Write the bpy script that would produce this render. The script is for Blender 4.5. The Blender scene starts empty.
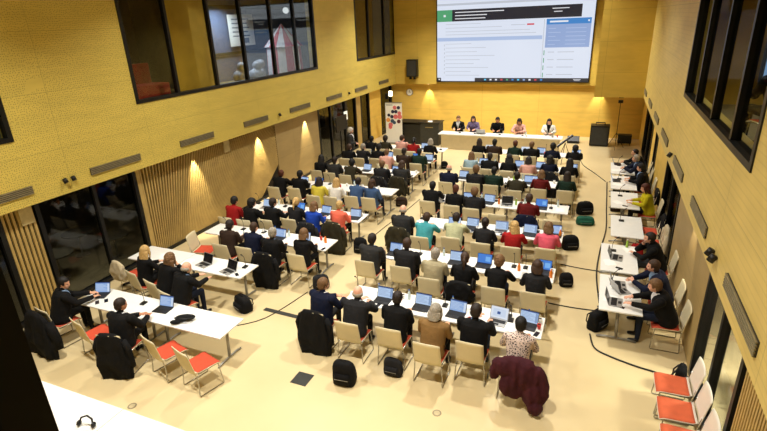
import bpy, bmesh, math, random
from mathutils import Vector, Matrix, noise
import numpy as np
random.seed(7)
PI = math.pi
COL = bpy.context.scene.collection

# ------------------------------------------------------------------ camera
SC = bpy.context.scene
cam_d = bpy.data.cameras.new('camera'); cam = bpy.data.objects.new('camera', cam_d); COL.objects.link(cam)
cam_d.sensor_width = 36.0; cam_d.lens = 499.0 / 767 * 36.0; cam_d.clip_start = 0.05; cam_d.clip_end = 200
_R = ((0.92042241, -0.10701148, 0.37599353), (0.3889227, 0.34789349, -0.85305876), (-0.03951862, 0.93140682, 0.36182816))
m4 = Matrix(_R).to_4x4(); m4.translation = Vector((0, 0, 6.0)); cam.matrix_world = m4
SC.camera = cam

# ------------------------------------------------------------------ world, exposure, large lights
w = bpy.data.worlds.new('world'); SC.world = w; w.use_nodes = True
w.node_tree.nodes['Background'].inputs[0].default_value = (1.0, 0.86, 0.66, 1)
w.node_tree.nodes['Background'].inputs[1].default_value = 0.03
SC.view_settings.view_transform = 'Standard'
SC.view_settings.look = 'None'
SC.view_settings.gamma = 1.0
SC.view_settings.use_curve_mapping = False
SC.view_settings.exposure = -0.13
SC.cycles.use_denoising = True
SC.cycles.max_bounces = 7
SC.cycles.diffuse_bounces = 4
SC.cycles.sample_clamp_indirect = 4.0

def area_light(name, loc, size, power, color=(1, 0.955, 0.87), spread=150, rot=(0, 0, 0), sy=None):
    d = bpy.data.lights.new(name, 'AREA'); o = bpy.data.objects.new(name, d); COL.objects.link(o)
    d.shape = 'RECTANGLE'; d.size = size; d.size_y = sy or size; d.energy = power; d.color = color
    d.spread = math.radians(spread); o.location = loc; o.rotation_euler = rot
    return o
def spot_light(name, loc, aim, power, angle=50, blend=0.6, color=(1, 0.86, 0.6), radius=0.03):
    d = bpy.data.lights.new(name, 'SPOT'); o = bpy.data.objects.new(name, d); COL.objects.link(o)
    d.energy = power; d.spot_size = math.radians(angle); d.spot_blend = blend; d.color = color; d.shadow_soft_size = radius
    o.location = loc; o.rotation_euler = (Vector(aim) - Vector(loc)).to_track_quat('-Z', 'Y').to_euler()
    return o
CEIL = 8.6
for _x, _f in ((-7.6, 0.9), (-2.2, 1.0)):
    for _y, _p in ((4.2, 330), (10.4, 270), (16.6, 200), (23.0, 380)):
        area_light('ceiling_lamp_light', (_x, _y, CEIL - 0.12), 0.36, _p * _f, spread=120)
# narrow downlights under the overhang, grazing the walls below
for _y in (11.25, 14.5, 17.7):
    spot_light('wall_downlight', (-11.02, _y, 2.6), (-11.2, _y, 1.4), 420, 46)
spot_light('wall_downlight', (1.78, 10.4, 2.6), (1.93, 10.4, 1.3), 120, 50)
for _x in (-9.0, -0.1):
    spot_light('wall_downlight', (_x, 27.44, 2.6), (_x, 27.62, 1.4), 150, 56)
for _x in (-7.5, -4.5, -1.5):
    area_light('stage_wash_light', (_x, 24.6, 5.5), 0.4, 38, spread=95, rot=(math.radians(32), 0, 0))
# lamps in the upstairs rooms behind the glass
area_light('upstairs_room_light', (-13.2, 16.4, 6.9), 0.8, 110, color=(0.72, 0.84, 1.0))
area_light('upstairs_room_light', (-13.0, 10.6, 6.9), 0.5, 14)
area_light('upstairs_room_light', (-12.6, 24.6, 6.9), 0.8, 30, color=(1, 0.85, 0.65))
area_light('upstairs_room_light', (4.2, 10.0, 6.9), 0.8, 34)
area_light('corridor_light', (3.6, 8.0, 2.5), 0.6, 200)
area_light('terrace_light', (-12.2, 7.4, 2.5), 0.5, 22)
area_light('corridor_light', (-13.2, 21.0, 2.5), 0.6, 14)

# ------------------------------------------------------------------ materials
def lin(c):
    return tuple(((v / 255) / 12.92 if v / 255 <= 0.04045 else (((v / 255) + 0.055) / 1.055) ** 2.4) for v in c) + (1,)
_M = {}
def N(nt, t, **kw):
    n = nt.nodes.new(t)
    for k, v in kw.items(): setattr(n, k, v)
    return n
def mat(name, c, rough=0.6, metal=0.0, var=0.12, scale=8.0, bump=0.0, bscale=30.0, emis=0.0, spec=0.4):
    if name in _M: return _M[name]
    m = bpy.data.materials.new(name); m.use_nodes = True; nt = m.node_tree
    b = nt.nodes['Principled BSDF']
    b.inputs['Roughness'].default_value = rough; b.inputs['Metallic'].default_value = metal
    b.inputs['Specular IOR Level'].default_value = spec
    tc = N(nt, 'ShaderNodeTexCoord'); nz = N(nt, 'ShaderNodeTexNoise'); nz.inputs['Scale'].default_value = scale
    nt.links.new(tc.outputs['Object'], nz.inputs['Vector'])
    r = N(nt, 'ShaderNodeValToRGB'); L = lin(c)
    r.color_ramp.elements[0].position = 0.3; r.color_ramp.elements[1].position = 0.7
    r.color_ramp.elements[0].color = tuple(v * (1 - var) for v in L[:3]) + (1,)
    r.color_ramp.elements[1].color = tuple(min(1, v * (1 + var)) for v in L[:3]) + (1,)
    nt.links.new(nz.outputs['Fac'], r.inputs['Fac']); nt.links.new(r.outputs['Color'], b.inputs['Base Color'])
    if bump:
        n2 = N(nt, 'ShaderNodeTexNoise'); n2.inputs['Scale'].default_value = bscale
        nt.links.new(tc.outputs['Object'], n2.inputs['Vector'])
        bp = N(nt, 'ShaderNodeBump'); bp.inputs['Strength'].default_value = bump; bp.inputs['Distance'].default_value = 0.02
        nt.links.new(n2.outputs['Fac'], bp.inputs['Height']); nt.links.new(bp.outputs['Normal'], b.inputs['Normal'])
    if emis:
        nt.links.new(r.outputs['Color'], b.inputs['Emission Color']); b.inputs['Emission Strength'].default_value = emis
    _M[name] = m; return m
def cloth(name, c, **k): return mat('cloth_' + name, c, rough=0.85, bump=0.6, bscale=14, var=0.15, scale=5, spec=0.2, **k)
def glow(name, c, s=1.0):
    if name in _M: return _M[name]
    m = bpy.data.materials.new(name); m.use_nodes = True; nt = m.node_tree
    b = nt.nodes['Principled BSDF']; b.inputs['Base Color'].default_value = (0.01, 0.01, 0.01, 1); b.inputs['Roughness'].default_value = 0.4
    b.inputs['Emission Color'].default_value = lin(c); b.inputs['Emission Strength'].default_value = s
    _M[name] = m; return m
def pos_nodes(nt):
    g = N(nt, 'ShaderNodeNewGeometry'); s = N(nt, 'ShaderNodeSeparateXYZ'); nt.links.new(g.outputs['Position'], s.inputs[0]); return g, s
def mth(nt, op, a, b=None, c=None):
    n = N(nt, 'ShaderNodeMath', operation=op)
    for i, v in enumerate((a, b, c)):
        if v is None: continue
        if isinstance(v, (int, float)): n.inputs[i].default_value = v
        else: nt.links.new(v, n.inputs[i])
    return n.outputs[0]
def wall_mat(name, c, dots=0.0, rough=0.5, seams=True, ax=1, seam_w=2.4, gro=0.0):
    m = bpy.data.materials.new(name); m.use_nodes = True; nt = m.node_tree; b = nt.nodes['Principled BSDF']
    b.inputs['Roughness'].default_value = rough; b.inputs['Specular IOR Level'].default_value = 0.35
    g, s = pos_nodes(nt)
    nz = N(nt, 'ShaderNodeTexNoise'); nz.inputs['Scale'].default_value = 1.3
    mp = N(nt, 'ShaderNodeMapping'); mp.inputs['Scale'].default_value = (1, 1, 4); nt.links.new(g.outputs['Position'], mp.inputs[0]); nt.links.new(mp.outputs[0], nz.inputs['Vector'])
    r = N(nt, 'ShaderNodeValToRGB'); L = lin(c)
    r.color_ramp.elements[0].position = 0.3; r.color_ramp.elements[1].position = 0.7
    r.color_ramp.elements[0].color = tuple(v * 0.93 for v in L[:3]) + (1,); r.color_ramp.elements[1].color = tuple(min(1, v * 1.06) for v in L[:3]) + (1,)
    nt.links.new(nz.outputs['Fac'], r.inputs['Fac']); col = r.outputs['Color']
    def darken(col, fac, dark):
        mx = N(nt, 'ShaderNodeMix', data_type='RGBA'); nt.links.new(fac, mx.inputs[0]); nt.links.new(col, mx.inputs[6])
        mx.inputs[7].default_value = tuple(v * dark for v in L[:3]) + (1,); return mx.outputs[2]
    if dots:
        cb = N(nt, 'ShaderNodeCombineXYZ'); nt.links.new(s.outputs[ax], cb.inputs[0]); nt.links.new(s.outputs[2], cb.inputs[1])
        v = N(nt, 'ShaderNodeTexVoronoi', voronoi_dimensions='2D'); v.inputs['Scale'].default_value = 22; v.inputs['Randomness'].default_value = 0.6
        nt.links.new(cb.outputs[0], v.inputs['Vector'])
        d = mth(nt, 'LESS_THAN', v.outputs['Distance'], 0.2)
        # holes thin out in patches, some stay open only
        n3 = N(nt, 'ShaderNodeTexNoise'); n3.inputs['Scale'].default_value = 0.9; nt.links.new(g.outputs['Position'], n3.inputs['Vector'])
        d2 = mth(nt, 'MULTIPLY', d, mth(nt, 'GREATER_THAN', n3.outputs['Fac'], 0.30))
        col = darken(col, mth(nt, 'MULTIPLY', d2, dots), 0.25)
    if seams:
        f = mth(nt, 'LESS_THAN', mth(nt, 'FRACT', mth(nt, 'DIVIDE', s.outputs[ax], seam_w)), 0.006)
        f2 = mth(nt, 'LESS_THAN', mth(nt, 'FRACT', mth(nt, 'DIVIDE', s.outputs[2], 1.22)), 0.01)
        col = darken(col, mth(nt, 'MULTIPLY', mth(nt, 'MAXIMUM', f, f2), 0.5), 0.5)
    if gro:
        f = mth(nt, 'LESS_THAN', mth(nt, 'FRACT', mth(nt, 'MULTIPLY', s.outputs[2], gro)), 0.22)
        col = darken(col, mth(nt, 'MULTIPLY', f, 0.16), 0.5)
    nt.links.new(col, b.inputs['Base Color']); return m

M = {}
M['wall_perf'] = wall_mat('wall_perforated', (210, 188, 92), dots=0.75)
M['wall_right'] = wall_mat('wall_right_panel', (214, 190, 112), dots=0.0, gro=11.0)
M['wall_plain'] = wall_mat('wall_plain_panel', (206, 176, 80), seams=True, ax=0)
M['wall_far'] = wall_mat('wall_far_panel', (226, 190, 92), seams=True, ax=0, seam_w=3.0)
M['wood'] = wall_mat('wall_wood_panel', (170, 146, 96), seams=True)
M['slat'] = mat('slat_wood', (180, 152, 90), rough=0.55, scale=3)
M['slat_gap'] = mat('slat_backing', (36, 28, 14), rough=0.9)
M['black'] = mat('black_metal', (12, 12, 12), rough=0.45)
M['soot'] = mat('black_cloth_plain', (8, 8, 8), rough=0.9)
M['white_table'] = mat('white_laminate', (228, 228, 224), rough=0.35, var=0.03)
M['chrome'] = mat('chrome', (176, 174, 168), rough=0.25, metal=0.9, var=0.03)
M['grey_metal'] = mat('grey_metal', (150, 148, 142), rough=0.35, metal=0.6, var=0.03)
M['shell'] = mat('chair_shell', (212, 200, 164), rough=0.5, var=0.03)
M['shell_white'] = mat('chair_shell_white', (235, 228, 214), rough=0.4, var=0.03)
M['red'] = mat('seat_red', (190, 70, 42), rough=0.8, bump=0.3, bscale=120, var=0.08)
M['orange'] = mat('seat_orange', (206, 96, 58), rough=0.8, bump=0.3, bscale=120, var=0.08)
M['beige_panel'] = mat('head_table_panel', (206, 192, 158), rough=0.5, var=0.04)
M['dark_grey'] = mat('dark_grey_board', (46, 46, 42), rough=0.6)
M['vent'] = mat('vent_grey', (140, 130, 100), rough=0.5, metal=0.3)
M['vent_dark'] = mat('vent_slot', (58, 52, 40), rough=0.7)
M['silver'] = mat('laptop_silver', (168, 168, 168), rough=0.4, metal=0.5, var=0.03)
M['laptop_black'] = mat('laptop_black', (22, 22, 24), rough=0.45)
M['keys'] = mat('keyboard_keys', (16, 16, 18), rough=0.6)
M['paper'] = mat('paper', (244, 243, 238), rough=0.8, var=0.02)
M['plastic_white'] = mat('white_plastic', (232, 232, 228), rough=0.4, var=0.02)
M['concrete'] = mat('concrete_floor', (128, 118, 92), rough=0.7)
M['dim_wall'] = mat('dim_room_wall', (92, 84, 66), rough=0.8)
M['yellow_wall'] = mat('yellow_partition', (206, 166, 58), rough=0.6, scale=2)
M['ceiling'] = mat('ceiling_white', (206, 190, 150), rough=0.9)

def glass_mat(name, tint=(0.9, 0.93, 0.92), gl=0.10, fr=0.22):
    m = bpy.data.materials.new(name); m.use_nodes = True; nt = m.node_tree; nt.nodes.clear()
    o = N(nt, 'ShaderNodeOutputMaterial'); t = N(nt, 'ShaderNodeBsdfTransparent'); g = N(nt, 'ShaderNodeBsdfGlossy'); mx = N(nt, 'ShaderNodeMixShader')
    t.inputs[0].default_value = tint + (1,); g.inputs['Roughness'].default_value = 0.03
    lw = N(nt, 'ShaderNodeLayerWeight'); lw.inputs[0].default_value = 0.25
    f = mth(nt, 'MULTIPLY_ADD', lw.outputs['Fresnel'], fr, gl * 0.4)
    nt.links.new(f, mx.inputs[0]); nt.links.new(t.outputs[0], mx.inputs[1]); nt.links.new(g.outputs[0], mx.inputs[2]); nt.links.new(mx.outputs[0], o.inputs[0])
    return m
M['glass'] = glass_mat('window_glass', (0.88, 0.9, 0.86), 0.06)
M['glass_clear'] = glass_mat('clear_upper_glass', (0.85, 0.86, 0.8), 0.0, 0.03)
M['glass_dark'] = glass_mat('tinted_glass', (0.6, 0.6, 0.55), 0.05)

# floor: cream resin with soft mottling and slight gloss
fm = bpy.data.materials.new('floor_resin'); fm.use_nodes = True; nt = fm.node_tree; b = nt.nodes['Principled BSDF']
g, s = pos_nodes(nt); nz = N(nt, 'ShaderNodeTexNoise'); nz.inputs['Scale'].default_value = 0.7; nz.inputs['Detail'].default_value = 5
nt.links.new(g.outputs['Position'], nz.inputs['Vector']); r = N(nt, 'ShaderNodeValToRGB')
r.color_ramp.elements[0].position = 0.3; r.color_ramp.elements[1].position = 0.75
r.color_ramp.elements[0].color = lin((204, 184, 140)); r.color_ramp.elements[1].color = lin((214, 196, 152))
nt.links.new(nz.outputs['Fac'], r.inputs['Fac']); nt.links.new(r.outputs['Color'], b.inputs['Base Color'])
b.inputs['Roughness'].default_value = 0.3; b.inputs['Specular IOR Level'].default_value = 0.4
n2 = N(nt, 'ShaderNodeTexNoise'); n2.inputs['Scale'].default_value = 9; nt.links.new(g.outputs['Position'], n2.inputs['Vector'])
nt.links.new(mth(nt, 'MULTIPLY_ADD', n2.outputs['Fac'], 0.2, 0.24), b.inputs['Roughness'])
M['floor'] = fm

# ------------------------------------------------------------------ mesh helpers
def link(o, parent=None, loc=None):
    COL.objects.link(o)
    if parent is not None: o.parent = parent
    if loc is not None: o.location = loc
    return o
def obj(name, bm, mats, parent=None, loc=None, smooth=False, bevel=0.0):
    me = bpy.data.meshes.new(name)
    if bevel:
        bmesh.ops.bevel(bm, geom=list(bm.edges), offset=bevel, segments=2, affect='EDGES', profile=0.7, clamp_overlap=True)
    bmesh.ops.recalc_face_normals(bm, faces=bm.faces)
    bm.to_mesh(me); bm.free()
    for m in (mats if isinstance(mats, (list, tuple)) else [mats]): me.materials.append(m)
    if smooth:
        for p in me.polygons: p.use_smooth = True
    return link(bpy.data.objects.new(name, me), parent, loc)
def thing(name, label, cat, loc=(0, 0, 0), rz=0.0, group=None):
    o = bpy.data.objects.new(name, None); o.empty_display_size = 0.1; COL.objects.link(o)
    o.location = loc; o.rotation_euler = (0, 0, rz); o['label'] = label; o['category'] = cat
    if group: o['group'] = group
    return o
def tag(o, label, cat, group=None):
    o['label'] = label; o['category'] = cat
    if group: o['group'] = group
    return o
def struct(o): o['kind'] = 'structure'; return o
def dup(root, loc, rz=0.0, label=None, group=None, cat=None):
    r = root.copy(); COL.objects.link(r); r.location = loc; r.rotation_euler = (0, 0, rz)
    if label: r['label'] = label
    if group: r['group'] = group
    if cat: r['category'] = cat
    for ch in list(root.children):
        c = ch.copy(); COL.objects.link(c); c.parent = r
        for gch in list(ch.children):
            d = gch.copy(); COL.objects.link(d); d.parent = c
    return r
_used = set()
def place(proto, loc, rz, label, group=None):
    """first time moves the prototype itself, then copies it"""
    if proto.name not in _used:
        _used.add(proto.name); proto.location = loc; proto.rotation_euler = (0, 0, rz); proto['label'] = label
        if group: proto['group'] = group
        return proto
    return dup(proto, loc, rz, label, group)

def box(bm, x0, x1, y0, y1, z0, z1, mi=0):
    v = [bm.verts.new(p) for p in ((x0, y0, z0), (x1, y0, z0), (x1, y1, z0), (x0, y1, z0), (x0, y0, z1), (x1, y0, z1), (x1, y1, z1), (x0, y1, z1))]
    for f in ((0, 3, 2, 1), (4, 5, 6, 7), (0, 1, 5, 4), (1, 2, 6, 5), (2, 3, 7, 6), (3, 0, 4, 7)):
        bm.faces.new([v[i] for i in f]).material_index = mi
    return v
def ring(bm, c, u, v, rx, ry, n=12, e=1.0):
    out = []
    for i in range(n):
        a = 2 * PI * i / n; ca, sa = math.cos(a), math.sin(a)
        if e != 1.0: ca = math.copysign(abs(ca) ** e, ca); sa = math.copysign(abs(sa) ** e, sa)
        out.append(bm.verts.new(Vector(c) + u * (ca * rx) + v * (sa * ry)))
    return out
def skin_rings(bm, rings, mi=0, caps=True):
    n = len(rings[0])
    for a, b_ in zip(rings, rings[1:]):
        for i in range(n):
            bm.faces.new((a[i], a[(i + 1) % n], b_[(i + 1) % n], b_[i])).material_index = mi
    if caps:
        bm.faces.new(list(reversed(rings[0]))).material_index = mi; bm.faces.new(rings[-1]).material_index = mi
def tube(bm, pts, r, n=8, mi=0):
    pts = [Vector(p) for p in pts]; rs = r if isinstance(r, (list, tuple)) else [r] * len(pts); rings = []
    up = None
    for i, p in enumerate(pts):
        t = (pts[min(i + 1, len(pts) - 1)] - pts[max(i - 1, 0)]).normalized()
        if up is None: up = Vector((0, 0, 1)) if abs(t.z) < 0.9 else Vector((0, 1, 0))
        u = t.cross(up).normalized(); v = u.cross(t).normalized(); up = v
        rings.append(ring(bm, p, u, v, rs[i], rs[i], n))
    skin_rings(bm, rings, mi)
def cyl(bm, c, r, z0, z1, n=16, mi=0, r2=None):
    X, Y = Vector((1, 0, 0)), Vector((0, 1, 0))
    skin_rings(bm, [ring(bm, (c[0], c[1], z0), X, Y, r, r, n), ring(bm, (c[0], c[1], z1), X, Y, r2 or r, r2 or r, n)], mi)
def lathe(bm, c, prof, n=16, mi=0):
    X, Y = Vector((1, 0, 0)), Vector((0, 1, 0))
    skin_rings(bm, [ring(bm, (c[0], c[1], c[2] + z), X, Y, r, r, n) for r, z in prof], mi)
def ball(bm, c, r, sx=1, sy=1, sz=1, mi=0, sub=2, rot=None):
    mt = Matrix.Translation(c) @ (rot.to_4x4() if rot else Matrix.Identity(4)) @ Matrix.Diagonal((r * sx, r * sy, r * sz, 1))
    ret = bmesh.ops.create_icosphere(bm, subdivisions=sub, radius=1, matrix=mt)
    for v in ret['verts']:
        for f in v.link_faces: f.material_index = mi
def new(): return bmesh.new()

# ------------------------------------------------------------------ room shell
LX, RX, RXL, LXL = -10.92, 1.62, 1.95, -11.2
FY, FYU, NY = 27.65, 27.3, 0.9
SOF, SILL, HEAD = 2.65, 4.28, 7.3
bm = new(); box(bm, -16, 6.5, -3, 30, -0.2, 0); struct(obj('floor', bm, M['floor']))
bm = new(); box(bm, -16, 6.5, -3, 30, CEIL, CEIL + 0.2); struct(obj('ceiling', bm, M['ceiling']))
def wall_with_holes(name, x0, x1, ya, yb, za, zb, holes, m):
    """holes (y0,y1,z0,z1) all in one height band"""
    bm = new(); ys = ya
    for (y0, y1, z0, z1) in holes:
        if y0 > ys: box(bm, x0, x1, ys, y0, za, zb)
        box(bm, x0, x1, y0, y1, za, z0); box(bm, x0, x1, y0, y1, z1, zb); ys = y1
    if ys < yb: box(bm, x0, x1, ys, yb, za, zb)
    return struct(obj(name, bm, m))
wall_with_holes('wall_left_upper', LX - 0.36, LX, -2.5, 30, SOF, CEIL, [(0.5, 6.27, 4.02, HEAD), (9.42, 18.68, SILL, HEAD), (22.4, 27.6, SILL, HEAD)], M['wall_perf'])
wall_with_holes('wall_right_upper', RX, RX + 0.35, -2.5, 30, SOF, CEIL, [(6.45, 12.35, SILL, HEAD)], M['wall_right'])
bm = new(); box(bm, LX, RX, FYU, FY + 0.2, SOF, CEIL); struct(obj('wall_far_upper', bm, M['wall_plain']))
bm = new(); box(bm, -16, 6.5, FY, FY + 0.2, 0, SOF); struct(obj('wall_far_lower', bm, M['wall_far']))
bm = new(); box(bm, -0.28, RX, 23.4, FYU, SOF, CEIL); struct(obj('wall_far_bulkhead', bm, M['wall_plain']))
bm = new(); box(bm, LX, RX, NY - 0.3, NY, 0, 4.02); struct(obj('wall_near', bm, M['wall_plain']))
bm = new(); box(bm, -16, 6.5, -3, -2.8, 0, CEIL); struct(obj('wall_back', bm, M['wall_plain']))
bm = new(); box(bm, -2.75, -1.98, NY - 0.14, NY + 0.06, 4.02, CEIL); struct(obj('trim_1', bm, M['soot']))   # black mullion of the gallery opening

# windows: frame + mullions + panes
def window(name, x, ys, z0, z1, side, glass, parent_kind='window'):
    t = bpy.data.objects.new(name, None); COL.objects.link(t); t['kind'] = 'structure'
    bm = new(); d = 0.05
    xa, xb = (x - 0.14, x + 0.02) if side < 0 else (x - 0.02, x + 0.14)
    y0, y1 = ys[0], ys[-1]
    box(bm, xa, xb, y0, y1, z0, z0 + 0.09); box(bm, xa, xb, y0, y1, z1 - 0.09, z1)
    for i, y in enumerate(ys):
        a = 0 if i == 0 else 0.05; bb = 0 if i == len(ys) - 1 else 0.05
        if i == 0: box(bm, xa, xb, y, y + 0.1, z0 + 0.09, z1 - 0.09)
        elif i == len(ys) - 1: box(bm, xa, xb, y - 0.1, y, z0 + 0.09, z1 - 0.09)
        else: box(bm, xa + .02, xb - .02, y - 0.045, y + 0.045, z0 + 0.09, z1 - 0.09)
    obj('window_frame', bm, M['black'], t)
    for a, c in zip(ys, ys[1:]):
        bm = new(); xm = (xa + xb) / 2; box(bm, xm - 0.006, xm + 0.006, a + 0.04, c - 0.04, z0 + 0.085, z1 - 0.085)
        obj('pane', bm, glass, t)
    return t
window('window_1', LX, [9.42, 10.94, 12.6, 14.1, 15.75, 17.25, 18.68], SILL, HEAD, -1, M['glass'])
window('window_2', LX, [22.4, 23.95, 25.9, 27.6], SILL, HEAD, -1, M['glass'])
window('window_3', RX, [6.45, 7.75, 9.25, 10.9, 12.35], SILL, HEAD, 1, M['glass_clear'])
window('window_4', LX, [0.5, 2.4, 4.4, 6.27], 4.02, HEAD, -1, M['glass'])
# tilted outer frame bars of the black window surrounds
# lower left wall: openings, slats, wood
def slat_panel(name, x, ya, yb, z0, z1, side, pitch=0.115, w_=0.07, axis='y'):
    bm = new()
    bx0, bx1 = (x - 0.12, x - 0.05) if side < 0 else (x + 0.05, x + 0.12)
    box(bm, bx0, bx1, ya, yb, z0, z1, 1); y = ya
    while y + w_ <= yb + 1e-6:
        a, c = (x - 0.06, x) if side < 0 else (x, x + 0.06)
        box(bm, a, c, y, y + w_, z0, z1, 0); y += pitch
    return struct(obj(name, bm, [M['slat'], M['slat_gap']]))
slat_panel('trim_2', LXL, 5.72, 6.4, 0, SOF, -1, pitch=0.1, w_=0.055)
bm = new(); box(bm, LXL - 0.12, LXL - 0.05, 9.15, 15.6, 0, SOF, 1); box(bm, LXL - 0.05, LXL + 0.01, 9.15, 9.27, 0, SOF, 0)
_ym = 9.3
while _ym < 15.9:                                     # slats fan out towards the far end
    sl = 0.2 * max(0, _ym - 9.25); wdt = 0.021
    ya, yb = _ym - 1.3 * sl, _ym + 1.35 * sl; za, zb_ = 0.0, SOF
    if yb > 15.57: zb_ = SOF - (yb - 15.57) / sl; yb = 15.57
    if zb_ > 0.1:
        q = [bm.verts.new(p) for p in ((LXL - .05, ya - wdt * .8, za), (LXL - .05, ya + wdt * .8, za), (LXL, ya + wdt * .8, za), (LXL, ya - wdt * .8, za), (LXL - .05, yb - wdt * 1.2, zb_), (LXL - .05, yb + wdt * 1.2, zb_), (LXL, yb + wdt * 1.2, zb_), (LXL, yb - wdt * 1.2, zb_))]
        for f in ((0, 3, 2, 1), (4, 5, 6, 7), (0, 1, 5, 4), (1, 2, 6, 5), (2, 3, 7, 6), (3, 0, 4, 7)): bm.faces.new([q[i] for i in f])
    _ym += 0.088
struct(obj('trim_3', bm, [M['slat'], M['slat_gap']]))
slat_panel('trim_4', RXL, 2.0, 6.2, 0, SOF, 1, pitch=0.08, w_=0.045)
bm = new(); box(bm, LXL - 0.15, LXL, 15.6, 18.8, 0, SOF); struct(obj('wall_left_lower', bm, M['wood']))
bm = new(); box(bm, LXL - 0.15, LXL, 5.0, 5.16, 0, SOF); struct(obj('trim_5', bm, M['yellow_wall']))
bm = new(); box(bm, LXL - 0.15, LXL, 24.2, 25.7, 0, SOF); struct(obj('trim_6', bm, M['wall_far']))
bm = new(); box(bm, LXL - 0.15, LXL, 22.6, 23.1, 0, SOF); struct(obj('trim_7', bm, M['slat']))
bm = new(); box(bm, LXL - 0.02, LXL + 0.05, 9.15, 18.8, 0.0, 0.09); struct(obj('baseboard_left', bm, M['black']))
window('door_1', LXL, [-2, 1.0, 3.0, 5.0], 0.02, SOF, -1, M['glass_dark'])
window('door_2', LXL, [5.16, 5.7], 0.02, SOF, -1, M['glass_dark'])
window('door_3', LXL, [6.42, 7.9, 9.13], 0.02, SOF, -1, M['glass_dark'])
window('door_4', LXL, [18.82, 20.0, 21.4, 22.58], 0.02, SOF, -1, M['glass_dark'])
window('door_5', LXL, [23.12, 24.18], 0.02, SOF, -1, M['glass_dark'])
window('door_6', LXL, [25.72, 27.3], 0.02, SOF, -1, M['glass_dark'])
# outside / adjoining spaces left
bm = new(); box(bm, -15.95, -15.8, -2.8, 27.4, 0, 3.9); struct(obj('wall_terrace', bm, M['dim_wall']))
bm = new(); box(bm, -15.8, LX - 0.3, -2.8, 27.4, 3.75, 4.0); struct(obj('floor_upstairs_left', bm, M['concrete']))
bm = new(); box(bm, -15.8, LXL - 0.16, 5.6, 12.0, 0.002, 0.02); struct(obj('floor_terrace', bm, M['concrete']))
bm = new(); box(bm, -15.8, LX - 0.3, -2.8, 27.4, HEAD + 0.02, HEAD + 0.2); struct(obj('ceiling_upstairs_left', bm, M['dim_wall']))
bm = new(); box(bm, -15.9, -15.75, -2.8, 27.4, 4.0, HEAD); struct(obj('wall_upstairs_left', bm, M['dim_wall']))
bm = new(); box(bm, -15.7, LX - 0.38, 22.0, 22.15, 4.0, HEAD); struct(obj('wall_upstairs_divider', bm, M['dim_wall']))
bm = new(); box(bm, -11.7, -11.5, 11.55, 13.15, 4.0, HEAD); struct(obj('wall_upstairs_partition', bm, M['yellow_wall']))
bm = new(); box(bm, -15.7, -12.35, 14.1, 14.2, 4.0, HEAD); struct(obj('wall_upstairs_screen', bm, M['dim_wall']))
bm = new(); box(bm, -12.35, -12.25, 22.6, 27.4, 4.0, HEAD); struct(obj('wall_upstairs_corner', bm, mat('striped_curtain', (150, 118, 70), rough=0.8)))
# lower right wall
bm = new(); box(bm, RXL, RXL + 0.15, 8.7, 12.75, 0, SOF); struct(obj('wall_right_lower', bm, M['wood']))
bm = new(); box(bm, RXL, RXL + 0.15, 15.9, 18.9, 0, SOF); struct(obj('trim_8', bm, M['wall_far']))
bm = new(); box(bm, RXL, RXL + 0.15, 25.0, 27.4, 0, SOF); struct(obj('trim_9', bm, M['wall_far']))
bm = new(); box(bm, RXL, RXL + 0.15, 19.9, 21.0, 0, SOF); struct(obj('trim_10', bm, M['wall_far']))
window('door_7', RXL, [6.22, 7.5, 8.65], 0.02, SOF, 1, M['glass'])
window('door_8', RXL, [12.8, 14.3, 15.85], 0.02, SOF, 1, M['glass_dark'])
window('door_9', RXL, [18.95, 19.85], 0.02, SOF, 1, M['glass_dark'])
window('door_10', RXL, [21.05, 23.0, 24.95], 0.02, SOF, 1, M['glass_dark'])
bm = new(); box(bm, 6.2, 6.4, -2.8, 27.4, 0, CEIL); struct(obj('wall_corridor', bm, M['yellow_wall']))
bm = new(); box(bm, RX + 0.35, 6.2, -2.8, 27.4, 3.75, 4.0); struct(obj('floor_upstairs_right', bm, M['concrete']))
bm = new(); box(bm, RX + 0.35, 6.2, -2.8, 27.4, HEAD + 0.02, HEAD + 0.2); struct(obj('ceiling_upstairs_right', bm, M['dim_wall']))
bm = new(); box(bm, RX + 0.36, 6.2, 13.2, 13.4, 4.0, HEAD); struct(obj('wall_upstairs_right', bm, M['yellow_wall']))
bm = new(); box(bm, RXL + 0.2, 6.2, 12.4, 12.55, 0, SOF); struct(obj('wall_corridor_end', bm, mat('corridor_glass_green', (150, 150, 116), rough=0.4)))

# vents, sensors, clock, downlight rims
def vent(x, ya, yb, side, label):
    t = thing('air_vent', label, 'vent', (x, (ya + yb) / 2, 2.97), 0, 'long air grilles along the overhang')
    L = (yb - ya) / 2; s_ = -side
    bm = new(); box(bm, min(0, s_ * 0.02), max(0, s_ * 0.02), -L, L, -0.085, 0.085); obj('backing', bm, M['vent_dark'], t)
    bm = new()
    for i in range(5):
        z = -0.075 + i * 0.0375; box(bm, min(s_ * 0.015, s_ * 0.035), max(s_ * 0.015, s_ * 0.035), -L, L, z - 0.01, z + 0.01)
    obj('louvre', bm, M['vent'], t)
lv = [(5.0, 6.34), (7.72, 9.18), (10.6, 12.0), (13.5, 14.86), (16.3, 17.8), (19.2, 20.6), (22.0, 23.4), (24.9, 26.2)]
ordn = ['nearest', 'second nearest', 'third nearest', 'fourth nearest', 'fifth nearest', 'sixth nearest', 'seventh nearest', 'farthest']
for i, (a, c) in enumerate(lv): vent(LX, a, c, -1, f'long grey air grille in the left yellow wall, {ordn[i]} to the viewer')
rv = [(4.95, 6.42), (7.87, 9.35), (10.65, 12.15), (13.6, 15.15), (16.4, 17.8), (19.2, 20.6), (22.0, 23.2)]
ordr = ordn[:6] + ['farthest']
for i, (a, c) in enumerate(rv): vent(RX, a, c, 1, f'long grey air grille in the right yellow wall, {ordr[i]} to the viewer')
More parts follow.
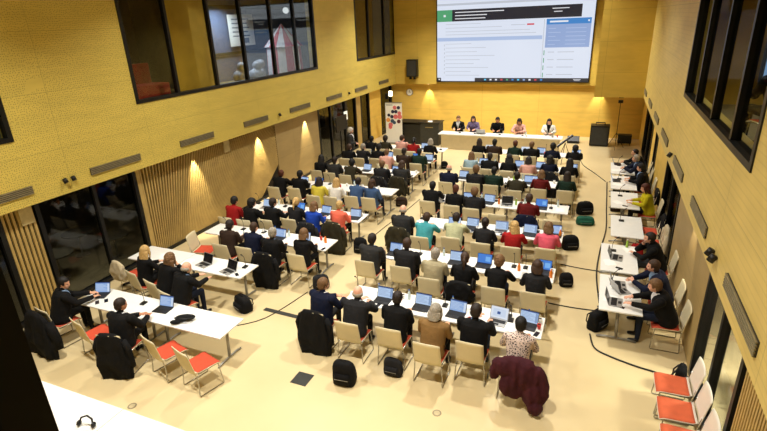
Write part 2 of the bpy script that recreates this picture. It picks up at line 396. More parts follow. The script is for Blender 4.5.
def sensor(x, y, z, side, label, two=True):
    s_ = -side; t = thing('wall_spotlight', label, 'wall light', (x, y, z))
    for dy in ((-0.1, 0.1) if two else (0,)):
        bm = new(); tube(bm, [(0, dy, 0), (s_ * 0.04, dy, 0)], 0.02); tube(bm, [(s_ * 0.03, dy, 0.04), (s_ * 0.08, dy, -0.05)], 0.048, 12)
        obj('lamp_head', bm, M['black'], t, smooth=True)
sensor(LX, 7.15, 2.96, -1, 'pair of small black spot heads on the left wall above the dark glass')
sensor(LX, 15.55, 2.95, -1, 'single small black spot head between grilles on the left wall', False)
sensor(LX, 21.3, 2.95, -1, 'small black spot head on the left wall near the far corner', False)
sensor(RX, 7.15, 2.95, 1, 'pair of small black spot heads on the right wall between grilles')
sensor(RX, 12.6, 2.95, 1, 'single small black spot head between far grilles on the right wall', False)
for i, (x, y) in enumerate([(-11.04, 11.25), (-11.04, 14.5), (-11.04, 17.7), (1.78, 10.4), (-9.0, 27.45), (-0.1, 27.45)]):
    bm = new(); cyl(bm, (x, y), 0.045, 2.63, 2.652)
    tag(obj('downlight', bm, glow('downlight_glow', (255, 236, 190), 4)), ['recessed downlight over the left slats nearest the dark glass', 'recessed downlight over the left wall between slats and wood', 'recessed downlight over smooth wood left of the far glass', 'recessed downlight over the right wood wall', 'recessed downlight left of the big screen', 'recessed downlight under the right bulkhead'][i], 'downlight')
for _y, _l in ((6.2, 'small pale wall panel at top of the slats by the dark glass'), (12.79, 'small pale wall panel high on the left slats between spotlights')):
    bm = new(); box(bm, LXL, LXL + 0.04, _y - 0.14, _y + 0.14, 2.2, 2.6); tag(obj('wall_panel', bm, mat('panel_pale', (196, 180, 130)), bevel=.005), _l, 'panel')
t = thing('wall_clock', 'round white wall clock on far wall beside the loudspeaker', 'clock', (-10.2, FY, 2.15))
bm = new(); tube(bm, [(0, 0, 0), (0, -0.05, 0)], 0.2, 20); obj('rim', bm, M['grey_metal'], t)
bm = new(); tube(bm, [(0, -0.04, 0), (0, -0.055, 0)], 0.175, 20); obj('dial', bm, M['paper'], t)
bm = new(); box(bm, -0.008, 0.008, -0.062, -0.056, -0.01, 0.13); box(bm, -0.01, 0.09, -0.066, -0.06, -0.008, 0.008); obj('hand', bm, M['black'], t)
# ceiling lamps' fixtures
k = 0
for rn, _x in zip(('left', 'right'), (-7.6, -2.2)):
    for i, _y in enumerate((4.2, 10.4, 16.6, 23.0)):
        t = thing('ceiling_lamp', f'square ceiling lamp, {rn} line, {ordn[i] if i < 3 else "farthest"} to the viewer', 'lamp', (_x, _y, CEIL), 0, 'square ceiling lamps')
        bm = new(); box(bm, -0.42, 0.42, -0.42, 0.42, -0.08, 0); obj('housing', bm, M['plastic_white'], t)
# ------------------------------------------------------------------ projection screen
def flat(bm, x0, x1, z0, z1, y, mi=0):
    v = [bm.verts.new(p) for p in ((x0, y, z0), (x1, y, z0), (x1, y, z1), (x0, y, z1))]; bm.faces.new(v).material_index = mi
SX0, SX1, SZ0, SZ1, SY = -8.4, -0.68, 2.84, 7.2, FYU - 0.12
ps = thing('projection_screen', 'huge lit projection screen with document window on the far wall', 'screen', (0, SY, 0))
bm = new(); box(bm, SX0 - 0.05, SX1 + 0.05, 0, 0.06, SZ0 - 0.05, SZ1 + 0.05); obj('screen_frame', bm, M['black'], ps)
E_ = [glow('screen_white', (226, 234, 250), 1.0), glow('screen_dark', (38, 40, 52), 1.0), glow('screen_green', (84, 166, 118), 1.0), glow('screen_blue', (60, 134, 206), 1.0),
      glow('screen_pale_blue', (176, 196, 232), 1.0), glow('screen_grey', (196, 202, 214), 1.0), glow('screen_side', (148, 172, 218), 1.0), glow('screen_red', (214, 70, 84), 1.0), glow('screen_text', (236, 238, 244), 1.0), glow('screen_cyan', (90, 200, 240), 1.0)]
bm = new(); flat(bm, SX0, SX1, SZ0, SZ1, -0.004); obj('display', bm, E_[0], ps)
u = lambda a: SX0 + (SX1 - SX0) * a          # 0..1 across
bm = new()
L1, L2, L3 = -0.008, -0.012, -0.016
zb = lambda px: SZ0 + (px) * 0.0512          # picture pixels above lower edge (centre)
flat(bm, u(0), u(0.105), zb(59), zb(70), L1, 2); flat(bm, u(0.105), u(0.925), zb(59), zb(70), L1, 1); flat(bm, u(0), u(1), zb(74), zb(76), L1, 5)
flat(bm, u(0.045), u(0.06), zb(63.5), zb(65.5), L2, 8)
for i in range(3): flat(bm, u(0.125), u(0.45 - 0.05 * (i % 2) - 0.06 * i), zb(67 - 3 * i), zb(67.8 - 3 * i), L2, 8)
flat(bm, u(0.75), u(0.85), zb(66.8), zb(67.5), L2, 8); flat(bm, u(0.76), u(0.81), zb(64), zb(64.7), L2, 8)
flat(bm, u(0), u(0.70), zb(40), zb(43.4), L1, 4)
for i, zz in enumerate((56, 52.5, 49, 46)): flat(bm, u(0.06), u((0.3, 0.44, 0.62, 0.66)[i]), zb(zz), zb(zz + 0.5), L1, 5)
for i in range(9): flat(bm, u(0.06), u((0.24, 0.34, 0.28, 0.4, 0.3, 0.26, 0.36, 0.24, 0.3)[i]), zb(37 - 3.9 * i), zb(37.5 - 3.9 * i), L1, 5)
for i in range(8): flat(bm, u(0.05), u(0.055), zb(35 - 3.9 * i), zb(37 - 3.9 * i), L1, 5)
flat(bm, u(0.60), u(0.645), zb(53.2), zb(54.6), L1, 7); flat(bm, u(0.50), u(0.59), zb(53.6), zb(54.2), L1, 5)
flat(bm, u(0.72), u(0.985), zb(53), zb(58), L1, 3); flat(bm, u(0.74), u(0.85), zb(54.7), zb(56.2), L2, 8); flat(bm, u(0.965), u(0.975), zb(54.7), zb(56.2), L2, 8)
flat(bm, u(0.72), u(0.985), zb(32), zb(53), L1, 6)
for i in range(5): flat(bm, u(0.735), u(0.78 + 0.03 * (i % 2)), zb(49 - 3.6 * i), zb(49.6 - 3.6 * i), L2, 4); flat(bm, u(0.84), u(0.96), zb(49 - 3.6 * i), zb(49.6 - 3.6 * i), L2, 4)
for i in range(4):
    flat(bm, u(0.715), u(0.72), zb(25 - 7 * i), zb(29.5 - 7 * i), L1, 2); flat(bm, u(0.74), u(0.78), zb(27.5 - 7 * i), zb(28.2 - 7 * i), L1, 5); flat(bm, u(0.80), u(0.9), zb(27.5 - 7 * i), zb(28.2 - 7 * i), L1, 5)
flat(bm, u(0.705), u(0.709), zb(4), zb(58), L1, 5)
flat(bm, u(0.27), u(1), zb(0), zb(3.4), L2, 1); flat(bm, u(0), u(0.028), zb(0), zb(3.4), L2, 1); flat(bm, u(0.01), u(0.02), zb(1.1), zb(2.3), L3, 8)
for i, c in enumerate((9, 8, 8, 7, 2, 3, 9, 6, 8, 7, 3)):
    a = 0.335 + 0.037 * i; flat(bm, u(a), u(a + 0.014), zb(0.9), zb(2.5), L3, c)
flat(bm, u(0.91), u(0.955), zb(1.9), zb(2.4), L3, 8); flat(bm, u(0.915), u(0.95), zb(0.9), zb(1.3), L3, 8)
obj('window_layout', bm, E_, ps)
bm = new(); flat(bm, -1.25 - 0.02, -0.9, 6.85, 7.05, 0); bm.free()

# ------------------------------------------------------------------ furniture prototypes
def make_table(L=1.93, D=0.7):
    t = thing('conference_table', '', 'table')
    bm = new(); box(bm, -L / 2, L / 2, -D / 2, D / 2, 0.702, 0.73); obj('tabletop', bm, M['white_table'], t, bevel=0.005)
    for s_ in (-1, 1):
        x = s_ * (L / 2 - 0.18); bm = new()
        tube(bm, [(x, 0.04, 0.70), (x, 0.0, 0.06)], 0.03, 8); tube(bm, [(x, -D / 2 + 0.04, 0.685), (x, D / 2 - 0.04, 0.685)], 0.018, 6)
        leg = obj('leg', bm, M['grey_metal'], t, smooth=True)
        bm = new(); tube(bm, [(x, -D / 2 + 0.02, 0.02), (x, -0.2, 0.045), (x, 0.2, 0.045), (x, D / 2 - 0.02, 0.02)], 0.02, 8); obj('foot', bm, M['grey_metal'], leg, smooth=True)
    bm = new(); box(bm, -L / 2 + 0.2, L / 2 - 0.2, D / 2 - 0.16, D / 2 - 0.13, 0.62, 0.70); obj('rail', bm, M['grey_metal'], t)
    return t
def make_chair(shell, name='conference_chair', pad='red'):
    t = thing(name, '', 'chair')
    # seat shell, sits at z 0.45, faces +Y
    def sheet(fn, nu, nv, th):
        bm = new(); g1, g2 = [], []
        for i in range(nu + 1):
            a, c = [], []
            for j in range(nv + 1):
                p, n = fn(i / nu, j / nv); a.append(bm.verts.new(p)); c.append(bm.verts.new(p - n * th))
            g1.append(a); g2.append(c)
        for i in range(nu):
            for j in range(nv):
                bm.faces.new((g1[i][j], g1[i + 1][j], g1[i + 1][j + 1], g1[i][j + 1])); bm.faces.new((g2[i][j], g2[i][j + 1], g2[i + 1][j + 1], g2[i + 1][j]))
        for i in range(nu):
            bm.faces.new((g1[i][0], g2[i][0], g2[i + 1][0], g1[i + 1][0])); bm.faces.new((g1[i][nv], g1[i + 1][nv], g2[i + 1][nv], g2[i][nv]))
        for j in range(nv):
            bm.faces.new((g1[0][j], g1[0][j + 1], g2[0][j + 1], g2[0][j])); bm.faces.new((g1[nu][j], g2[nu][j], g2[nu][j + 1], g1[nu][j + 1]))
        return bm
    def seat_fn(a, c):
        x = (a - 0.5) * (0.50 - 0.04 * (1 - c)); y = -0.24 + 0.49 * c
        z = 0.452 + 0.018 * ((2 * a - 1) ** 2) - 0.03 * max(0, (c - 0.8) / 0.2) ** 2 + 0.03 * max(0, (0.15 - c) / 0.15) ** 2
        return Vector((x, y, z)), Vector((0, 0, 1))
    obj('seat', sheet(seat_fn, 8, 8, 0.014), shell, t, smooth=True)
    def pad_fn(a, c):
        p, n = seat_fn(0.01 + 0.98 * a, 0.05 + 0.94 * c); e = min(1, 8 * min(a, 1 - a, c, 1 - c)); p.z += 0.004 + 0.018 * e ** 0.5; return p, n
    obj('seat_pad', sheet(pad_fn, 10, 10, 0.006 ), M[pad], t, smooth=True)
    def back_fn(a, c):
        wd = 0.50 - 0.02 * c; x = (a - 0.5) * wd; y = -0.262 - 0.09 * c + 0.02 * (1 - (2 * a - 1) ** 2) * -1 + 0.02
        z = 0.455 + 0.47 * c - 0.012 * ((2 * a - 1) ** 6) * (c > 0.9)
        return Vector((x, y, z)), Vector((0, 1, 0.2)).normalized()
    obj('backrest', sheet(back_fn, 8, 8, 0.014), shell, t, smooth=True)
    for s_ in (-1, 1):
        bm = new(); x = s_ * 0.235
        tube(bm, [(x, -0.28, 0.62), (x, -0.25, 0.47), (x * 1.06, -0.235, 0.30), (x * 1.12, -0.262, 0.03), (x * 1.12, -0.25, 0.012), (x * 1.12, 0.21, 0.012), (x * 1.12, 0.225, 0.03), (x, 0.19, 0.435), (x, 0.15, 0.445), (x, -0.2, 0.445)], 0.0105, 6)
        obj('leg_frame', bm, M['chrome'], t, smooth=True)
    bm = new(); tube(bm, [(-0.215, 0.16, 0.437), (0.215, 0.16, 0.437)], 0.009, 6); tube(bm, [(-0.215, -0.18, 0.437), (0.215, -0.18, 0.437)], 0.009, 6); obj('crossbar', bm, M['chrome'], t)
    return t
TABLE = make_table(); TABLE_SHORT = make_table(1.5, 0.76); TABLE_SHORT.name = 'side_table'
CHAIR = make_chair(M['shell']); CHAIRW = make_chair(M['shell_white'], pad='orange')

def make_laptop(body, scr, kind):
    t = thing('laptop', '', 'laptop')
    bm = new(); box(bm, -0.17, 0.17, -0.115, 0.115, 0.0, 0.018); base = obj('base', bm, body, t, bevel=0.004)
    bm = new(); box(bm, -0.15, 0.15, -0.02, 0.085, 0.018, 0.0205)
    box(bm, -0.05, 0.05, -0.1, -0.04, 0.018, 0.0195); obj('keyboard', bm, M['keys'], base)
    a = math.radians(22); R_ = Matrix.Translation((0, 0.115, 0.012)) @ Matrix.Rotation(-a, 4, 'X')
    bm = new(); box(bm, -0.17, 0.17, 0.0, 0.008, 0.0, 0.235); bmesh.ops.transform(bm, matrix=R_, verts=bm.verts); lid = obj('lid', bm, body, t)
    bm = new(); flat(bm, -0.16, 0.16, 0.014, 0.225, -0.002, 0)
    if kind == 'doc':
        flat(bm, -0.16, 0.16, 0.205, 0.225, -0.003, 1)
        for i in range(6): flat(bm, -0.14, 0.02 + 0.05 * (i % 3), 0.18 - 0.025 * i, 0.187 - 0.025 * i, -0.003, 2)
        flat(bm, 0.11, 0.155, 0.03, 0.2, -0.003, 2)
    elif kind == 'desk':
        flat(bm, -0.16, 0.16, 0.014, 0.026, -0.003, 1); flat(bm, 0.02, 0.13, 0.06, 0.17, -0.003, 2)
    elif kind == 'light':
        flat(bm, -0.12, 0.12, 0.05, 0.19, -0.003, 2); flat(bm, -0.04, 0.02, 0.09, 0.14, -0.004, 1)
    bmesh.ops.transform(bm, matrix=R_, verts=bm.verts); obj('screen', bm, scr, lid)
    return t
sA = [glow('laptop_blue', (146, 178, 224), 1.0), glow('laptop_deep', (48, 84, 150), 1.0), glow('laptop_pale', (206, 220, 240), 1.0)]
sB = [glow('laptop_paleblue', (184, 208, 238), 1.0), sA[1], glow('laptop_lines', (134, 160, 200), 1.0)]
sC = [glow('laptop_desk', (62, 126, 214), 1.0), sA[1], glow('laptop_deskl', (120, 180, 240), 1.0)]
sD = [glow('laptop_white', (226, 234, 246), 1.0), sA[1], sA[2]]
sO = [mat('screen_off', (20, 21, 24), rough=0.25)]
LAP = {'a': make_laptop(M['laptop_black'], sA, 'doc'), 'b': make_laptop(M['laptop_black'], sB, 'doc'), 'c': make_laptop(M['laptop_black'], sC, 'desk'),
       'd': make_laptop(M['silver'], sD, 'light'), 'e': make_laptop(M['silver'], sB, 'doc'), 'o': make_laptop(M['silver'], sO, 'off')}
LLOOK = {'a': 'black laptop with blue screen', 'b': 'black laptop with pale document screen', 'c': 'black laptop with bright blue screen', 'd': 'silver laptop with white screen', 'e': 'silver laptop with pale screen', 'o': 'silver laptop with dark screen'}

def make_mic():
    t = thing('gooseneck_microphone', '', 'microphone')
    bm = new(); box(bm, -0.05, 0.05, -0.065, 0.065, 0, 0.03); obj('base', bm, M['black'], t, bevel=0.008)
    bm = new(); tube(bm, [(0, 0.03, 0.03), (0, 0.03, 0.15), (0, 0.01, 0.26), (0, -0.05, 0.34)], 0.006, 6); obj('neck', bm, M['black'], t, smooth=True)
    bm = new(); tube(bm, [(0, -0.05, 0.34), (0, -0.095, 0.375)], [0.011, 0.015], 8); obj('head', bm, M['black'], t, smooth=True)
    return t
def make_bottle(c, cap, nm='bottle', h=0.21, r=0.03):
    t = thing(nm, '', 'bottle')
    bm = new(); lathe(bm, (0, 0, 0), [(r * 0.9, 0), (r, 0.01), (r, h * 0.62), (r * 0.9, h * 0.7), (r * 0.4, h * 0.86), (r * 0.4, h * 0.93)], 12); obj('body', bm, c, t, smooth=True)
    bm = new(); lathe(bm, (0, 0, h * 0.92), [(r * 0.48, 0), (r * 0.48, h * 0.09)], 12); obj('cap', bm, cap, t)
    return t
def make_cup(c, nm='paper_cup'):
    t = thing(nm, '', 'cup')
    bm = new(); lathe(bm, (0, 0, 0), [(0.026, 0), (0.038, 0.1), (0.034, 0.1), (0.023, 0.01)], 14); obj('body', bm, c, t, smooth=True)
    bm = new(); lathe(bm, (0, 0, 0.085), [(0.0335, 0), (0.0335, 0.004)], 14); obj('drink', bm, mat('coffee', (60, 36, 20), rough=0.2), t)
    return t
MIC = make_mic()
BOT = {'clear water bottle': make_bottle(mat('bottle_clear', (206, 222, 220), rough=0.15), mat('cap_blue', (40, 90, 170))),
       'orange juice bottle': make_bottle(mat('bottle_orange', (236, 130, 30), rough=0.3), mat('cap_orange', (240, 120, 20)), h=0.18, r=0.034),
       'green drink bottle': make_bottle(mat('bottle_green', (150, 190, 70), rough=0.2), M['plastic_white'])}
CUP = {'white paper cup': make_cup(M['plastic_white']), 'red paper cup': make_cup(mat('cup_red', (190, 50, 40)))}
def make_paper(n, seed):
    rr = random.Random(seed); t = thing('paper_sheet', '', 'paper'); bm = new()
    for i in range(n):
        a = rr.uniform(-0.4, 0.4); R_ = Matrix.Translation((rr.uniform(-.03, .03), rr.uniform(-.03, .03), 0)) @ Matrix.Rotation(a, 4, 'Z'); b2 = new(); box(b2, -0.105, 0.105, -0.148, 0.148, 0.001 + i * 0.003, 0.003 + i * 0.003)
        bmesh.ops.transform(b2, matrix=R_, verts=b2.verts); me = bpy.data.meshes.new('x'); b2.to_mesh(me); b2.free(); bm.from_mesh(me); bpy.data.meshes.remove(me)
    obj('sheet', bm, M['paper'], t); return t
PAPER = [make_paper(1, 1), make_paper(2, 3), make_paper(2, 9)]
PAPER[1].name = PAPER[2].name = 'paper_stack'
def make_phone():
    t = thing('phone', '', 'phone'); bm = new(); box(bm, -0.037, 0.037, -0.075, 0.075, 0, 0.009); obj('case', bm, M['black'], t, bevel=0.003)
    bm = new(); box(bm, -0.033, 0.033, -0.068, 0.068, 0.009, 0.0098); obj('screen', bm, mat('phone_glass', (24, 28, 40), rough=0.15), t); return t
PHONE = make_phone()

# ------------------------------------------------------------------ people
def remesh(bm, voxel, it=3):
    me = bpy.data.meshes.new('tmp'); bmesh.ops.recalc_face_normals(bm, faces=bm.faces); bm.to_mesh(me); bm.free()
    o = bpy.data.objects.new('tmp', me); COL.objects.link(o)
    md = o.modifiers.new('r', 'REMESH'); md.mode = 'VOXEL'; md.voxel_size = voxel; md.adaptivity = 0.0
    sm = o.modifiers.new('s', 'SMOOTH'); sm.factor = 0.5; sm.iterations = it
    dg = bpy.context.evaluated_depsgraph_get(); ev = o.evaluated_get(dg); out = bpy.data.meshes.new_from_object(ev)
    bpy.data.objects.remove(o); bpy.data.meshes.remove(me)
    return out
# material slots of a body: 0 top, 1 skin, 2 trousers, 3 shoes, 4 eye, 5 lips, 6 shirt
def build_body(pose):
    P = dict(lean=12, twist=0, suit=False, fem=False, stand=False, yaw=0, pitch=10,
             L=((-0.255, 0.15, 0.785), (-0.13, 0.43, 0.785)), R=((0.255, 0.15, 0.785), (0.13, 0.43, 0.785)), legL=0, legR=0, vneck=True, bulk=1.0)
    P.update(pose); B = 1.0
    bm = new(); prims = []          # (kind, p0, p1, r0, r1, label)
    base_z = 0.0 if not P['stand'] else 0.42
    piv = Vector((0, -0.02, 0.52 + base_z)); La = Matrix.Rotation(-math.radians(P['lean']), 3, 'X'); Tw = Matrix.Rotation(math.radians(P['twist']), 3, 'Z')
    def T(p):
        p = Vector(p) + Vector((0, 0, base_z)); d = p - piv; f = min(1, max(0, (d.z + 0.02) / 0.2)); q = La @ (Tw @ d)
        return piv + d.lerp(q, f)
    def capsule(p0, p1, r0, r1, lab, e0=True):
        p0, p1 = Vector(p0), Vector(p1); d = (p1 - p0); t = d.normalized()
        u = t.orthogonal().normalized(); v = t.cross(u)
        skin_rings(bm, [ring(bm, p0, u, v, r0, r0, 14), ring(bm, p1, u, v, r1, r1, 14)])
        ball(bm, p0, r0, sub=2); ball(bm, p1, r1, sub=2); prims.append((p0, p1, r0, r1, lab))
    k = (1.30 if P['suit'] else 1.19) * P['bulk']; fw = 0.9 if P['fem'] else 1.0
    # torso
    st = [(0.45, 0.165, 0.125), (0.52, 0.185, 0.142), (0.62, 0.172, 0.132), (0.72, 0.165 if P['fem'] else 0.182, 0.13), (0.82, 0.18, 0.132), (0.92, 0.188, 0.126), (1.0, 0.192, 0.112), (1.045, 0.155, 0.088), (1.075, 0.09, 0.066)]
    if P['stand']: st[0] = (0.40, 0.16, 0.12)
    X_, Y_ = Vector((1, 0, 0)), Vector((0, 1, 0)); rings = []
    for z, rx, ry in st:
        c = T((0, -0.02, z)); ux = (T((1, -0.02, z)) - c).normalized(); uy = (T((0, 0.98, z)) - c).normalized()
        rings.append(ring(bm, c, ux, uy, rx * k * fw, ry * k, 20, 0.9))
    skin_rings(bm, rings)
    for (z, rx, ry), (z2, rx2, ry2) in zip(st, st[1:]):
        for sx in (-0.5, 0, 0.5): prims.append((T((sx * rx, -0.02, z)), T((sx * rx2, -0.02, z2)), ry * k, ry2 * k, 0))
    if P['fem']:
        for s_ in (-1, 1): ball(bm, T((s_ * 0.075, 0.085, 0.9)), 0.066)
    # neck and head
    capsule(T((0, -0.025, 1.06)), T((0, -0.005, 1.14)), 0.056, 0.052, 1)
    hc = T((0, 0.015, 1.215)); HR = Matrix.Rotation(math.radians(P['yaw']) , 3, 'Z') @ Matrix.Rotation(-math.radians(P['pitch']), 3, 'X')
    H = lambda p: hc + HR @ Vector(p)
    hs = 1.04 if P['fem'] else 1.07
    ball(bm, H((0, -0.012, 0.02)), 0.5, 0.155 * hs, 0.19 * hs, 0.2 * hs, sub=3, rot=HR)
    ball(bm, H((0, 0.018, -0.035)), 0.5, 0.125 * hs, 0.145 * hs, 0.15 * hs, sub=3, rot=HR)
    ball(bm, H((0, 0.055, -0.088)), 0.024, 1.2, 1, 0.8, rot=HR)                                # chin
    ball(bm, H((0, 0.092, -0.012)), 0.02, 0.62, 0.9, 1.5, rot=HR); ball(bm, H((0, 0.1, -0.026)), 0.015, 1.0, 0.9, 0.8, rot=HR)  # nose
    ball(bm, H((0, 0.08, 0.028)), 0.03, 1.5, 0.45, 0.35, rot=HR)                             # brow
    ball(bm, H((0, 0.083, -0.055)), 0.018, 1.3, 0.7, 0.6, rot=HR)                               # mouth
    for s_ in (-1, 1):
        ball(bm, H((s_ * 0.078, -0.005, -0.005)), 0.03, 0.35, 0.65, 1.1, rot=HR)               # ear
        ball(bm, H((s_ * 0.042, 0.062, -0.03)), 0.024, rot=HR)                                     # cheek
    prims.append((H((0, -0.02, 0.03)), H((0, 0.02, -0.06)), 0.1, 0.09, 1))
    # arms
    for s_, key in ((-1, 'L'), (1, 'R')):
        S = T((s_ * 0.175 * fw * k, -0.02, 1.0)); E, W = (Vector(q) + Vector((0, 0, base_z if P['stand'] else 0)) for q in P[key])
        a = 1.42 if P['suit'] else 1.26
        capsule(S, E, 0.058 * a * fw, 0.047 * a, 0)
        Wc = E.lerp(W, 0.93); capsule(E, Wc, 0.045 * a, 0.034 * a, 0); capsule(Wc, W, 0.026, 0.024, 1)
        d = (W - E).normalized(); dn = Vector((0, 0, -1)) if abs(d.z) < 0.8 else Vector((0, 1, 0)); sd = d.cross(dn).normalized(); dn = sd.cross(d).normalized()
        if dn.z > 0 and abs(d.z) < 0.8: dn = -dn
        pc = W + d * 0.045
        Rm = Matrix((sd, d, dn)).transposed()
        ball(bm, pc, 0.042, 0.95, 1.15, 0.42, rot=Rm)
        prims.append((W, pc + d * 0.04, 0.04, 0.04, 1))
        for i, (off, ln) in enumerate(((-0.031, 0.062), (-0.0105, 0.074), (0.0105, 0.07), (0.031, 0.052))):
            f0 = pc + sd * off + d * 0.032; f1 = f0 + d * ln * 0.55 + sd * off * 0.12; f2 = f1 + d * ln * 0.38 + dn * ln * 0.4
            for A, B in ((f0, f1), (f1, f2)):
                capsule(A, B, 0.0085, 0.008, 1)
        th = -1 if (sd.x * s_) > 0 else 1
        t0 = pc + sd * th * 0.032 - d * 0.02; t1 = t0 + sd * th * 0.025 + d * 0.03; capsule(t0, t1, 0.0115, 0.010, 1); capsule(t1, t1 + d * 0.026 + sd * th * 0.004 + dn * 0.008, 0.010, 0.0085, 1)
    # legs
    for s_, key in ((-1, 'legL'), (1, 'legR')):
        if P['stand']:
            hip = Vector((s_ * 0.09, -0.02, 0.9)); kn = Vector((s_ * 0.1, 0.0, 0.5)); an = Vector((s_ * 0.11, -0.03, 0.09))
        else:
            hip = Vector((s_ * 0.09, 0.0, 0.56)); kn = Vector((s_ * 0.12, 0.42, 0.565)); an = Vector((s_ * 0.12, 0.42 + P[key], 0.10))
        capsule(hip, kn, 0.084, 0.062, 2); capsule(kn, an, 0.06, 0.042, 2)
        capsule(an + Vector((0, 0.0, -0.05)), an + Vector((0, 0.13, -0.062)), 0.038, 0.032, 3)
        capsule(an, an + Vector((0, 0, -0.045)), 0.04, 0.036, 3)
    me = remesh(bm, 0.0095, 2)
    # label faces by nearest primitive
    nf = len(me.polygons); C_ = np.empty(nf * 3); me.polygons.foreach_get('center', C_); C_ = C_.reshape(-1, 3)
    best = np.full(nf, 1e9); lab = np.zeros(nf, int)
    for p0, p1, r0, r1, l in prims:
        a = np.array(p0); d = np.array(p1) - a; L2 = max(1e-9, d @ d); t = np.clip(((C_ - a) @ d) / L2, 0, 1)
        ds = np.linalg.norm(C_ - (a + t[:, None] * d), axis=1) - (r0 + (r1 - r0) * t)
        if l == 1: ds = ds - 0.004
        m_ = ds < best; best[m_] = ds[m_]; lab[m_] = l
    def near(c, rx, ry, rz):
        q = (C_ - np.array(hc)) @ np.array(HR); c = np.array(c); return (((q - c) / np.array([rx, ry, rz])) ** 2).sum(1) < 1
    headm = lab == 1
    for s_ in (-1, 1): lab[near((s_ * 0.032, 0.085, 0.005), 0.015, 0.03, 0.008) & headm] = 4
    lab[near((0, 0.1, -0.056), 0.022, 0.03, 0.007) & headm] = 5
    # shirt V at the chest front
    q = C_ - np.array(T((0, 0, 0.98))); fwd = np.array(T((0, 1, 0.98)) - T((0, 0, 0.98))); upv = np.array(T((0, 0, 1.05)) - T((0, 0, 0.95))); upv /= np.linalg.norm(upv); sdv = np.cross(fwd, upv)
    yy = q @ fwd; zz = q @ upv; xx = np.abs(q @ sdv)
    if P['vneck']: lab[(lab == 0) & (yy > 0.02) & (yy < 0.16) & (zz > -0.2) & (xx < 0.012 + 0.26 * (zz + 0.2))] = 6
    lab[(lab == 0) & (np.abs(zz - 0.085) < 0.02) & (xx < 0.075) & (yy > -0.03)] = 6
    me.polygons.foreach_set('material_index', lab.astype(np.int32)); me.polygons.foreach_set('use_smooth', np.ones(nf, bool))
    for mm in ('cloth_black', 'skin_fair', 'cloth_black', 'shoe', 'eye', 'lips', 'shirt'): me.materials.append(None)
    me.update()
    Hm = HR.to_4x4(); Hm.translation = hc
    return me, Hm, hs
def build_hair(kind):
    bm = new(); rr = random.Random(hash(kind) % 1000 if False else sum(map(ord, kind)))
    dis = 0.004
    if kind in ('short', 'crop', 'curly', 'long', 'bob', 'bun', 'ponytail', 'curly_long'):
        g_ = {'short': 0.009, 'crop': 0.004, 'curly': 0.022, 'long': 0.011, 'bob': 0.014, 'bun': 0.007, 'ponytail': 0.007, 'curly_long': 0.022}[kind]
        ball(bm, (0, -0.021, 0.030), 0.5, 0.158 + 2 * g_, 0.188 + 2 * g_, 0.19 + 2 * g_, sub=3)
        ball(bm, (0, -0.045, -0.02), 0.5, 0.148 + 1.6 * g_, 0.12 + 1.6 * g_, 0.15 + g_, sub=3)
    if kind in ('long', 'curly_long', 'bob'):
        Ln = {'long': 0.34, 'curly_long': 0.27, 'bob': 0.13}[kind]; wd = {'long': 0.095, 'curly_long': 0.125, 'bob': 0.098}[kind]
        rings = []
        for i in range(7):
            t = i / 6; z = 0.0 - Ln * t; rings.append(ring(bm, (0, -0.062 - 0.035 * t, z), Vector((1, 0, 0)), Vector((0, 1, 0)), wd * (1 + 0.15 * math.sin(PI * t)) * (1 - 0.25 * t * t), 0.062 - 0.024 * t, 16))
        skin_rings(bm, rings)
        for s_ in (-1, 1): tube(bm, [(s_ * 0.07, 0.02, 0.05), (s_ * 0.088, 0.012, -0.04), (s_ * 0.09, 0.0, -min(Ln, 0.16))], [0.02, 0.024, 0.012], 10)
    if kind == 'bun': ball(bm, (0, -0.13, 0.04), 0.042)
    if kind == 'ponytail':
        ball(bm, (0, -0.125, 0.03), 0.028); tube(bm, [(0, -0.13, 0.03), (0, -0.165, -0.02), (0, -0.165, -0.12), (0, -0.15, -0.2)], [0.022, 0.03, 0.026, 0.01], 10)
    if kind == 'fringe':      # ring of hair round a bald head
        for i in range(15):
            a = PI * 0.02 + PI * 0.96 * i / 14; ball(bm, (math.cos(a) * 0.078, -0.022 - math.sin(a) * 0.078, -0.018), 0.024, 0.75, 0.75, 1.5, sub=2)
        dis = 0.002
    me = remesh(bm, 0.008, 1)
    sc = {'curly': 55, 'curly_long': 45}.get(kind, 0)
    for v in me.vertices:
        c = v.co
        # open the face: pull hair in front of the hairline back inside the head
        if c.y > 0.045 and c.z < 0.055 and abs(c.x) < 0.075: c.y = 0.03
        if sc: n_ = noise.noise(c * sc) * 0.012
        else:
            a = math.atan2(c.x, c.y + 0.02); n_ = 0.0035 * math.sin(a * 34 + 3 * noise.noise(c * 18))
        d = Vector((c.x, c.y + 0.02, c.z * 0.3)); 
        if d.length > 1e-4: v.co = c + d.normalized() * n_
    for p in me.polygons: p.use_smooth = True
    me.materials.append(None); me.name = 'hair_' + kind
    return me
